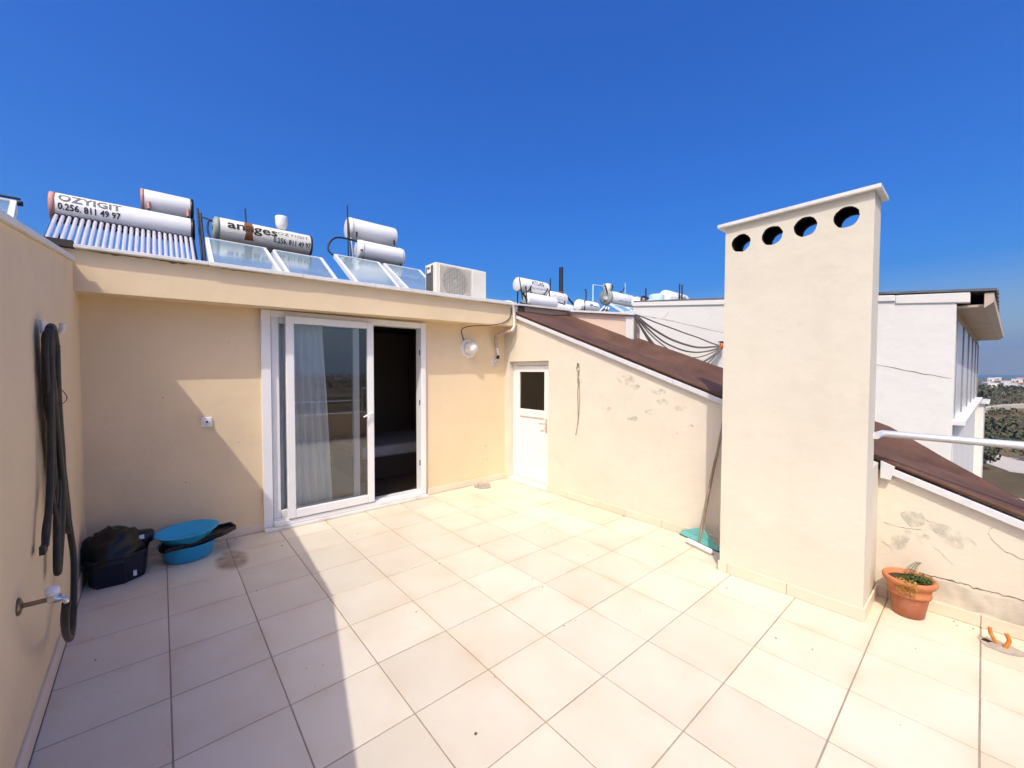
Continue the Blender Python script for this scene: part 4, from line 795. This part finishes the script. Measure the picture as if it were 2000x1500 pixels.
# ------------------------------------------------------------------ tap, hose and hook on the left wall
tapo = thing('water_tap', (.03, -.545, .69), 'small tarnished wall tap with white grip on the left wall', 'tap')
wxp = lwx(-.545)
MB().lathe([(0, .0), (.035, .0), (.035, .006), (.016, .014), (.012, .014)], (wxp, -.545, .692), (1, 0, 0), 20).build('wall_flange', m_brass, tapo)
MB().tube([(wxp+.01, -.545, .692), (.075, -.545, .692)], .0095, 12).build('pipe', m_brass, tapo)
MB().lathe([(.014, -.02), (.018, -.012), (.018, .012), (.014, .02)], (.078, -.545, .690), (1, 0, 0), 14).tube([(.085, -.545, .69), (.105, -.545, .682), (.112, -.545, .66)], .010, 10).build('valve_body', m_chrome, tapo)
MB().lathe([(0, 0), (.018, .002), (.024, .014), (.022, .030), (.012, .040), (0, .042)], (.072, -.545, .705), n=18).build('grip', m_pvc, tapo)
hk = thing('wall_hook', (-.03, .16, 1.9), 'worn white plastic hook holding the hose high on the left wall', 'hook')
MB().box((lwx(.2)+.0005, .10, 1.86), (lwx(.2)+.012, .22, 1.93)).build('hook_plate', m_tape, hk, .004)
tube('hook_arm', spline([(lwx(.1)+.01, .16, 1.88), (.02, .14, 1.87), (.04, .12, 1.885), (.045, .11, 1.92)]), .012, m_tape, hk, 8)
hs_ = MB()
def strand(pts, r=.0145): hs_.tube(spline(pts, 6), r, 8)
strand([(.112, -.545, .66), (.10, -.50, .57), (.085, -.36, .44), (.07, -.16, .32), (.06, -.03, .285), (.055, .06, .30), (.048, .17, .36), (.035, .33, .55), (.022, .36, .70), (.012, .30, .92), (.008, .24, 1.15), (.005, .13, 1.48), (.0, .03, 1.75), (.012, -.01, 1.875), (.018, .06, 1.885), (.01, .10, 1.75)])
strand([(.01, .10, 1.75), (.006, .20, 1.40), (.008, .30, 1.08), (.012, .36, .86), (.012, .38, .77), (.02, .30, .74), (.022, .20, .90), (.022, .08, 1.25), (.018, .0, 1.6), (.016, -.03, 1.84), (.022, .02, 1.885), (.024, .08, 1.80)])
strand([(.024, .08, 1.80), (.022, .10, 1.5), (.022, .16, 1.15), (.02, .12, .88), (.014, .09, .72), (.012, .05, .62), (.012, .02, .61), (.01, .03, .68), (.008, .08, .85), (.008, .14, 1.1), (.006, .08, 1.45), (.004, -.02, 1.8)], .0155)
strand([(.018, .0, 1.86), (.016, -.04, 1.6), (.014, -.06, 1.3), (.012, -.10, 1.08), (.01, -.17, .92), (.008, -.22, .83)], .0135)
strand([(.018, .05, 1.87), (.014, .0, 1.6), (.012, .0, 1.35), (.012, -.02, 1.12), (.010, -.12, .99), (.006, -.19, .90), (.004, -.20, .82)], .0125)
hr_ = random.Random(21)
for k in range(9):
    f = (k+.5)/9; x_ = lambda: hr_.uniform(-.006, .018)
    y0_, y1_, y2_, y3_ = -.07+.17*f, -.06+.22*f, .03+.26*f, .02+.38*f
    end = hr_.uniform(.80, 1.0)
    strand([(.02, y0_*.6+.03, 1.885), (x_(), y0_, 1.82), (x_(), y1_, 1.55), (x_(), y2_, 1.26), (x_(), y3_, 1.04), (x_(), y3_+hr_.uniform(-.05, .05), end)], hr_.uniform(.008, .011))
hs_.tube(spline([(.0, .06, 1.61), (.01, .30, 1.56), (.01, .47, 1.51), (.008, .40, 1.48), (.0, .14, 1.46)], 5), .0025, 5)
hs_.box((-.006, -.26, .80), (.012, -.19, .84))
hs_.tube(spline([(.012, .12, 1.80), (.014, .17, 1.72), (.014, .13, 1.68), (.014, .17, 1.64), (.014, .20, 1.66), (.014, .15, 1.70)], 5), .0045, 5)
tag(hs_.build('garden_hose', m_hose), 'black garden hose looped over the hook and joined to the tap', 'hose')

# ------------------------------------------------------------------ basins and crate in the shaded corner
lb = thing('lower_cyan_basin', (.60, 1.50, 0), 'deep cyan plastic basin at the bottom of the stack', 'basin')
MB().lathe([(0, .001), (.150, .001), (.165, .012), (.195, .11), (.203, .138), (.212, .141), (.212, .147), (.196, .145), (.16, .02), (0, .012)], (.60, 1.49, 0), n=44, sy=.95).build('bowl', m_cyan, lb)
tr_ = thing('black_tray', (.62, 1.47, .18), 'black plastic tray wedged between the two cyan basins', 'tray')
def tilt(v, c=(.60, 1.47, .205), ax=.06, ay=-.02): 
    x, y, z = v; return (x, y, z+(x-c[0])*ax+(y-c[1])*ay)
tb = MB(); q = [(.40, 1.38), (.44, 1.285), (.84, 1.36), (.955, 1.47), (.93, 1.62), (.45, 1.67)]
tb.prism([tilt((x, y, .149)) for x, y in q], [tilt((x, y, .158)) for x, y in q])
for i in range(len(q)):
    (x0, y0), (x1, y1) = q[i], q[(i+1) % len(q)]; cx_, cy_ = .62, 1.47
    i0 = (x0+(cx_-x0)*.04, y0+(cy_-y0)*.04); i1 = (x1+(cx_-x1)*.04, y1+(cy_-y1)*.04)
    tb.hexa([tilt((x0, y0, .158)), tilt((x1, y1, .158)), tilt((*i1, .158)), tilt((*i0, .158))], [tilt((x0, y0, .185)), tilt((x1, y1, .185)), tilt((*i1, .185)), tilt((*i0, .185))])
tb.build('tray', m_black, tr_)
ub = thing('upper_cyan_basin', (.60, 1.46, .2), 'shallow cyan basin lying on top of the black tray', 'basin')
o = MB().lathe([(0, .0), (.14, .0), (.155, .006), (.208, .085), (.228, .090), (.230, .097), (.212, .096), (.150, .014), (.075, .010), (.07, .014), (0, .014)], (0, 0, 0), n=48, sy=.93).build('bowl', m_cyan_in, ub)
o.location = Vector((.595, 1.465, .166))-wloc(ub); o.rotation_euler = (R(1.5), R(-2.0), 0)
ct = thing('dark_crate', (.15, 1.45, 0), 'dark navy plastic tub in the shaded corner below the hose', 'tub')
cq = [(-.02, 1.30), (.03, 1.215), (.20, 1.205), (.325, 1.31), (.335, 1.45), (.27, 1.68), (.0, 1.70)]
def ring(pts, s_, z, c=(.16, 1.46)): return [(c[0]+(x-c[0])*s_, c[1]+(y-c[1])*s_, z) for x, y in pts]
cm = MB(); levels = [(.90, .001), (.93, .02), (1.0, .20), (1.04, .205), (1.04, .222), (.99, .22), (.92, .06)]
n_ = len(cq); cm.add([p for s_, z in levels for p in ring(cq, s_, z)], [(k*n_+i, k*n_+(i+1) % n_, (k+1)*n_+(i+1) % n_, (k+1)*n_+i) for k in range(len(levels)-1) for i in range(n_)], 0, False)
cm.add(ring(cq, .90, .002), [list(range(n_))]); cm.add(ring(cq, .92, .06), [list(range(n_))]); cm.build('tub', m_navy, ct, .006)
box('sticker', (.248, 1.215, .05), (.268, 1.245, .085), m_alu, ct)
bgm = MB(); nn = 20; mm_ = 12; V = []
for k in range(mm_+1):
    ph = math.pi*.5*k/mm_
    for i in range(nn):
        t = 2*math.pi*i/nn; d = Vector((math.cos(t)*math.cos(ph), math.sin(t)*math.cos(ph), math.sin(ph))); f = 1+.22*noise.noise(d*2.2+Vector((3, 1, 0)))+.10*noise.noise(d*5)+.05*noise.noise(d*11)
        V.append((.125+.19*f*d.x, 1.425+.235*f*d.y, .18+.225*f*d.z))
bgm.add(V, [(k*nn+i, k*nn+(i+1) % nn, (k+1)*nn+(i+1) % nn, (k+1)*nn+i) for k in range(mm_) for i in range(nn)], 0, True)
tag(bgm.build('black_bag', m_black), 'crumpled black bag heaped in the navy tub', 'bag')
bx_ = thing('dark_tin', (.30, 1.44, .2), 'dark container with small white sticker beside the black bag', 'container')
MB().lathe([(0, .0), (.075, 0), (.085, .01), (.09, .08), (.078, .095), (0, .10)], (.285, 1.47, .223), n=22, sy=.8).build('body', m_navy, bx_)
MB().hexa([(.272, 1.392, .275), (.312, 1.394, .275), (.312, 1.398, .275), (.272, 1.396, .275)], [(.274, 1.396, .308), (.312, 1.398, .308), (.312, 1.402, .308), (.274, 1.400, .308)]).build('sticker', m_alu, bx_)

# ------------------------------------------------------------------ far tanks on the neighbouring flat roofs
R2 = 2.667
h1 = thing('atlas_solar_heater', (9.7, 6.5, R2), 'two stacked white tanks with black lettering on upper one beyond the brown roof', 'solar heater')
tank(h1, 8.98, 10.25, 6.55, 4.42, .225, m_tankw); tank(h1, 9.20, 10.52, 6.40, 3.97, .205, m_tankw)
text_on_tank('lettering', 'ATLAS', .20, 9.42, .55, 6.55, 4.42, .225, .12, m_print, h1, .004); text_on_tank('lettering', '---- --- -- --', .10, 9.36, .72, 6.55, 4.42, .225, -.45, m_printred, h1, .002)
for x in (9.15, 9.35, 10.2): leg(h1, (x, 6.32, 4.35), (x+.12, 6.3, R2), .022); leg(h1, (x, 6.7, 4.3), (x+.05, 6.8, R2), .022)
for x in (9.38, 10.12): tube('strap', spline([(x, 6.31, 4.40), (x-.02, 6.36, 4.30), (x-.06, 6.45, 4.2)]), .02, m_iron, h1, 6)
leg(h1, (8.95, 6.4, 4.6), (9.05, 6.35, 3.9), .018); leg(h1, (9.05, 6.35, 4.15), (9.3, 6.3, 3.75), .03); leg(h1, (8.9, 6.3, 3.80), (9.35, 6.3, 3.76), .03)
leg(h1, (10.30, 6.7, 4.6), (10.35, 6.7, 4.0), .015)
h2 = thing('pale_lettered_solar_heater', (11.8, 7.5, R2), 'faded white tank with pale lettering behind the stacked tanks', 'solar heater')
tank(h2, 11.25, 12.28, 7.55, 4.45, .235, m_tankw); tank(h2, 11.35, 12.5, 7.4, 4.06, .20, m_tankw)
text_on_tank('lettering', '--- ---- --', .14, 11.45, .7, 7.55, 4.45, .235, .05, m_printgrey, h2)
for x in (11.4, 12.1): leg(h2, (x, 7.35, 4.4), (x+.15, 7.3, R2), .025); leg(h2, (x, 7.7, 4.4), (x, 7.8, R2), .025)
leg(h2, (11.5, 7.3, 4.28), (12.0, 7.25, 4.20), .02); leg(h2, (12.0, 7.25, 4.20), (12.2, 7.2, 3.7), .022)
tag(tube('vent_mast', [(11.48, 7.5, R2), (11.48, 7.5, 5.14)], .022, m_iron), 'thin dark mast standing beside the faded lettered tank', 'mast')
fl = thing('flue_pipe', (12.07, 7.5, R2), 'thick dark flue pipe rising above the far tanks with a stay', 'flue')
tube('flue', [(12.07, 7.5, R2), (12.065, 7.5, 5.64)], .082, m_iron, fl, 12); tube('collar', [(12.07, 7.5, 4.66), (12.07, 7.5, 4.72)], .10, m_rust, fl, 12); tube('stay', [(12.10, 7.5, 4.68), (12.45, 7.5, 4.55), (13.12, 7.4, 4.0), (13.3, 7.4, 3.6)], .035, m_iron, fl, 6)
h3 = thing('domed_solar_heater', (13.0, 7.0, R2), 'white tank with dark lettering partly hidden by pipework', 'solar heater')
tank(h3, 12.45, 13.55, 7.0, 4.20, .215, m_tankw); text_on_tank('lettering', 'P---', .18, 12.95, .5, 7.0, 4.20, .215, -.2, m_print, h3, .003)
leg(h3, (12.62, 6.8, 4.38), (12.62, 6.8, 3.6), .02); tube('vent_pipe', spline([(12.82, 6.9, 4.3), (12.82, 6.9, 4.75), (12.74, 6.9, 4.80)]), .025, m_iron, h3, 6)
for x in (12.6, 13.4): leg(h3, (x, 7.1, 4.05), (x, 7.2, R2), .025)
for k in range(5): leg(h3, (13.55+.12*k, 6.8, 4.05+.05*math.sin(k*2)), (13.85+.08*k, 6.8, 4.22+.06*math.cos(k*3)), .028, m_iron if k % 2 else m_tankw, 'fitting')
h4 = thing('grey_ended_solar_heater', (15.0, 7.0, R2), 'lettered white tank with grey-green end plate above tilted blue panels', 'solar heater')
tank(h4, 14.25, 15.98, 7.0, 4.72, .275, m_tankw)
MB().lathe([(.0, 0), (.14, 0), (.30, .0), (.31, .02), (.31, .10), (.276, .10)], (14.17, 7.0, 4.70), (1, 0, 0), 26).build('end_plate', m_greymetal, h4); MB().lathe([(0, 0), (.10, 0), (.10, .06), (.0, .06)], (14.12, 6.98, 4.65), (1, 0, 0), 16).build('flange', m_zinc, h4)
text_on_tank('lettering', '--- -- --', .16, 14.75, .95, 7.0, 4.72, .275, -.55, m_print, h4, .003)
collector(h4, [(14.1, 6.7, 4.42), (15.05, 6.7, 4.40), (15.4, 5.4, 3.5), (14.5, 5.4, 3.5)], .08, .05, mat('blue_collector', (.14, .38, .55), .2, .1, 3, spec=.8)); collector(h4, [(15.2, 6.7, 4.40), (16.1, 6.7, 4.40), (16.4, 5.4, 3.5), (15.55, 5.4, 3.5)], .08, .05, bpy.data.materials['blue_collector'])
for x in (14.4, 15.8): leg(h4, (x, 7.1, 4.5), (x, 7.2, R2), .03)
for pts in ([(14.15, 6.9, 4.85), (13.95, 6.8, 5.0), (13.85, 6.8, 5.15)], [(14.2, 6.9, 4.9), (14.33, 6.8, 5.0), (14.38, 6.8, 5.12), (14.33, 6.8, 5.18)], [(15.0, 6.9, 4.98), (15.1, 6.8, 5.05), (15.2, 6.8, 5.2)], [(15.95, 7, 4.85), (16.15, 7, 4.8), (16.4, 7, 4.5)]): tube('pipe', spline([(a, b, c) for a, b, c in pts], 4), .028, m_iron, h4, 6)
tube('white_pipe', [(13.37, 7.0, 3.6), (13.37, 7.0, 5.09), (14.2, 7.0, 5.14)], .022, m_bluetin, h4, 6)
c4 = thing('far_white_cistern', (14.36, 7.05, 4.95), 'little white cistern on the tank with grey-green end', 'cistern')
MB().lathe([(0, 0), (.12, 0), (.15, .06), (.165, .26), (.15, .29), (0, .30)], (14.36, 7.05, 4.97), n=16).build('bowl', m_tankcream, c4); tube('stem', [(14.36, 7.05, 4.9), (14.36, 7.05, 4.98)], .04, m_iron, c4, 8)
tag(tube('pale_mast', [(15.56, 7.0, R2), (15.56, 7.0, 5.47)], .016, m_bluetin), 'thin pale mast rising behind the lettered far tank', 'mast')
wr = thing('white_house_roof_terrace', (12, 4, -9), 'flat white roof block behind the sloping white wall', 'building')
box('roof_block', (8.2, 1.8, -9), (17, 1.94, 2.9), m_white_wall, wr); box('roof_deck', (8.2, 1.95, 2.67), (17, 5.5, 3.0), m_white_wall, wr)
h5 = thing('white_roof_solar_heater', (12.5, 3.2, 3.0), 'white tank with two dark masts showing above the white wall', 'solar heater')
tank(h5, 11.92, 13.12, 3.2, 3.93, .20, m_tankw); text_on_tank('lettering', 'ATLAS', .13, 12.45, .45, 3.2, 3.93, .20, .0, m_print, h5, .003); text_on_tank('lettering', '---- ---', .09, 12.45, .5, 3.2, 3.93, .20, -.5, m_printred, h5)
for x in (12.36, 12.52): tube('mast', [(x, 2.95, 3.0), (x, 2.95, 4.33)], .022, m_iron, h5, 6)
for x in (12.0, 13.0): leg(h5, (x, 3.2, 3.8), (x, 3.2, 3.0), .025)
c5 = thing('pale_blue_cistern', (11.5, 3.2, 3.0), 'pale blue round cistern beside the tank on the white roof', 'cistern')
MB().lathe([(0, .62), (.17, .62), (.21, .68), (.22, .90), (.20, .93), (0, .94)], (11.48, 3.2, 3.0), n=18).build('drum', m_bluetin, c5); tube('stand', [(11.48, 3.2, 3.0), (11.48, 3.2, 3.63)], .06, m_iron, c5, 8); tube('outlet', [(11.68, 3.2, 3.85), (11.8, 3.2, 3.85), (11.8, 3.2, 3.6)], .02, m_iron, c5, 6)
h6 = thing('low_white_tank', (10.9, 3.2, 3.0), 'low white tank end with dark fittings at the edge of the white roof', 'tank')
tank(h6, 10.45, 11.4, 3.25, 3.62, .14, m_tankw); tube('vent_pipe', [(10.74, 3.1, 3.0), (10.74, 3.1, 4.0)], .022, m_iron, h6, 6); tube('fitting', spline([(10.5, 3.1, 3.6), (10.55, 3.1, 3.74), (10.72, 3.1, 3.76), (10.86, 3.1, 3.72)], 4), .03, m_iron, h6, 6); leg(h6, (10.9, 3.25, 3.5), (10.9, 3.25, 3.0), .03)

# ------------------------------------------------------------------ land, sea and mountains
def land_material():
    m, t, b = nodes_of('dry_scrubland'); N = t.nodes; L = t.links; b.inputs['Roughness'].default_value = .95; b.inputs['Specular IOR Level'].default_value = .1
    geo = N.new('ShaderNodeNewGeometry')
    mp = N.new('ShaderNodeMapping'); mp.inputs['Scale'].default_value = (.7, 1.6, 1); mp.inputs['Rotation'].default_value = (0, 0, .35); L.new(geo.outputs['Position'], mp.inputs[0])
    n1 = N.new('ShaderNodeTexNoise'); n1.inputs['Scale'].default_value = .022; n1.inputs['Detail'].default_value = 9; n1.inputs['Roughness'].default_value = .62; L.new(mp.outputs[0], n1.inputs['Vector'])
    r = N.new('ShaderNodeValToRGB'); e = r.color_ramp.elements; e[0].position = .33; e[0].color = (.045, .042, .022, 1); e[1].position = .72; e[1].color = (.30, .25, .17, 1)
    k = e.new(.47); k.color = (.11, .085, .05, 1); k = e.new(.58); k.color = (.17, .135, .075, 1)
    L.new(n1.outputs[0], r.inputs[0]); L.new(r.outputs[0], b.inputs['Base Color']); return m
m_land = land_material()
def land_z(d):
    if d < 110: return -9.2
    if d < 3000: return -9.2-(d-110)*.005
    return -23.65-(d-3000)*.05
gm = MB(); rads = [0, 20, 45, 70, 95, 125, 160, 210, 280, 370, 500, 680, 900, 1200, 1600, 2200, 2600, 3000, 3400]; na = 96; V = []
for r_ in rads:
    for i in range(na):
        t = 2*math.pi*i/na; x, y = r_*math.cos(t), r_*math.sin(t)
        V.append((x, y, land_z(r_)+(0 if r_ < 80 else (1.4 if r_ < 300 else 2)*noise.noise(Vector((x*.01, y*.01, 0))))))
gm.add(V, [(k*na+i, k*na+(i+1) % na, (k+1)*na+(i+1) % na, (k+1)*na+i) for k in range(len(rads)-1) for i in range(na)], 0, True)
gm.f = [f for f in gm.f]; struct(gm.build('ground', m_land))
m_sea = mat('sea', (.03, .07, .11), .25, .1, .002)
sg = MB(); V = [(r_*math.cos(2*math.pi*i/64), r_*math.sin(2*math.pi*i/64), -25.0) for r_ in (2400, 15000) for i in range(64)]
sg.add(V, [(i, (i+1) % 64, 64+(i+1) % 64, 64+i) for i in range(64)]); struct(sg.build('sea', m_sea))
m_mtn = mat('mountain_scrub', (.17, .18, .165), .95, .2, .002)
mg = MB(); V = []; nm_ = 150
for i in range(nm_+1):
    az = R(20+200*i/nm_)
    h = 470+90*noise.noise(Vector((i*.12, 0, 0)))+45*noise.noise(Vector((i*.37, 3, 0)))+14*noise.noise(Vector((i*1.1, 5, 0)))
    if i < 35: h *= .35+.65*i/35
    for d, hh in ((10200, -26), (10900, h*.55+30*noise.noise(Vector((i*.5, 9, 0)))), (11800, h), (13500, -26)):
        V.append((d*math.sin(az), d*math.cos(az), hh))
mg.add(V, [(i*4+k, i*4+k+1, (i+1)*4+k+1, (i+1)*4+k) for i in range(nm_) for k in range(3)], 0, True); struct(mg.build('mountain_range', m_mtn))
# pale yard and lane below
m_yard = mat('pale_concrete_yard', (.46, .42, .36), .95, .1, .15)
q = [(71, -5.2), (79, -2.2), (93, -3.2), (92, -16), (70, -14)]
struct(MB().prism([(x, y, -9.28) for x, y in q], [(x, y, -9.13) for x, y in q]).build('yard', m_yard))
ln = spline([(150, 8), (172, -2), (195, -6), (215, -12), (235, -22), (240, -40)], 6); mb = MB()
mb.add([(p.x+s_*1.3, p.y+s_*.5, land_z(p.length)+1.3) for p in ln for s_ in (-1, 1)]+[(p.x+s_*1.3, p.y+s_*.5, land_z(p.length)-3) for p in ln for s_ in (-1, 1)], [(2*i, 2*i+1, 2*i+3, 2*i+2) for i in range(len(ln)-1)]+[(2*i, 2*i+2, 2*len(ln)+2*i+2, 2*len(ln)+2*i) for i in range(len(ln)-1)]); struct(mb.build('lane', m_yard))
# leaf-card plants: one bush near the yard, scrub over the field
m_bush = mat('bush_leaves', (.055, .065, .03), .7, .4, 1.5, rnd=.1); m_bushl = mat('bush_leaves_pale', (.30, .28, .24), .6, .3, 2)
def foliage(cen, rx, rz, cnt, size, seed):
    rr = random.Random(seed); mb = MB()
    for k in range(cnt):
        d = Vector((rr.gauss(0, 1), rr.gauss(0, 1), rr.gauss(0, 1))).normalized()*(rr.random()**.45); f = 1+.35*noise.noise(d*2.3+Vector((seed, 0, 0)))
        p = Vector(cen)+Vector((d.x*rx*f, d.y*rx*f, d.z*rz*f)); a_ = Vector((rr.uniform(-1, 1), rr.uniform(-1, 1), rr.uniform(-1, 1))).normalized(); b_ = a_.orthogonal().normalized(); s_ = size*rr.uniform(.6, 1.4)
        mb.add([p-a_*s_, p+b_*s_*.55, p+a_*s_, p-b_*s_*.55], [(0, 1, 2, 3)], 1 if rr.random() < .18 else 0)
    return mb
def bush(name, x, y, h, r_, cnt, size, seed, label, group=None):
    z = land_z(math.hypot(x, y)); t_ = thing(name, (x, y, z), label, 'tree', group)
    foliage((x, y, z+h*.62), r_, h*.42, cnt, size, seed).build('crown', [m_bush, m_bushl], t_); tube('trunk', [(x, y, z-.3), (x+.1, y, z+h*.35), (x, y+.1, z+h*.7)], .12, m_wood, t_, 6, [.14, .10, .05])
    return t_
bush('yard_tree', 70.5, -2.9, 3.0, 1.7, 1500, .16, 3, 'dark leafy tree beside the pale yard below the handrail')
bush('yard_shrub', 81, -7.35, 1.8, 1.1, 500, .15, 4, 'green shrub at the edge of the pale yard')
rr = random.Random(11); scrub = MB()
for k in range(900):
    d = 88+612*rr.random()**1.6; az = R(rr.uniform(86, 103) if k % 4 else rr.uniform(103, 175)); x, y = d*math.sin(az), d*math.cos(az)
    if 180 < d < 235 and rr.random() < .7: continue
    s_ = rr.uniform(.6, 1.5)*(1 if d < 300 else 2.2); z = land_z(d)
    f_ = foliage((x, y, z+s_*.4), s_*1.5, s_*.8, 26, s_*.35, k); scrub.v, o_ = scrub.v, len(scrub.v); scrub.v += f_.v; scrub.f += [[i+o_ for i in f] for f in f_.f]; scrub.mi += f_.mi; scrub.sm += f_.sm
sb = scrub.build('field_scrub', [m_bush, mat('dry_scrub', (.14, .105, .06), .9)]); sb['kind'] = 'stuff'; sb['label'] = 'dry brown scrub covering the fields towards the sea'
# far town
m_house = mat('far_white_house', (.78, .76, .72), .9, .06, .2); m_tileroof = mat('far_tile_roof', (.38, .16, .10), .9)
hm = None; rr = random.Random(4)
def far_house(x, y, s_, k):
    global hm
    if hm is None: 
        hm = (MB().box((-5, -4, -6), (5, 4, 5)).mesh('house_wall', m_house), MB().prism([(-5.4, -4.4, 5.02), (5.4, -4.4, 5.02), (0, -4.4, 7)], [(-5.4, 4.4, 5.02), (5.4, 4.4, 5.02), (0, 4.4, 7)]).mesh('house_roof', m_tileroof), MB().box((-5.05, -1, 1), (-5.01, 1, 3)).box((-5.05, 2, 1), (-5.01, 3, 3)).mesh('house_window', m_dark), MB().box((-5.2, -4.2, 5.02), (5.2, 4.2, 5.6)).mesh('house_flat_roof', m_house))
    t_ = thing('far_house', (x, y, land_z(math.hypot(x, y))), 'small pale house in the distant town below the mountains', 'house', 'distant town houses'); t_.scale = (s_, s_, s_*rr.uniform(.7, 1.2)); t_.rotation_euler = (0, 0, rr.uniform(-.5, .5))
    for me, nm in ((hm[0], 'wall'), (hm[1] if k % 4 == 0 else hm[3], 'roof'), (hm[2], 'window')):
        o = bpy.data.objects.new(nm, me); COL.objects.link(o); o.parent = t_
for k in range(64):
    d = rr.choice([rr.uniform(480, 900), rr.uniform(900, 1900)]); az = R(rr.uniform(90.4, 97) if k < 44 else rr.uniform(97, 170))
    far_house(d*math.sin(az), d*math.cos(az), rr.uniform(.55, 1.0)*(1 if d < 900 else 1.6), k)

# ------------------------------------------------------------------ hazy air
hz, ht, hb = nodes_of('hazy_air'); ht.nodes.remove(hb)
pv = ht.nodes.new('ShaderNodeVolumePrincipled'); pv.inputs['Color'].default_value = (.50, .75, 1.0, 1); pv.inputs['Density'].default_value = 1.3e-4; pv.inputs['Anisotropy'].default_value = 0.2
ht.links.new(pv.outputs[0], ht.nodes['Material Output'].inputs['Volume'])
hzo = MB().box((-15500, -15500, -152), (15500, 15500, 640)).build('haze', hz); hzo['kind'] = 'stuff'; hzo['label'] = 'thin blue haze over the sea and mountains'
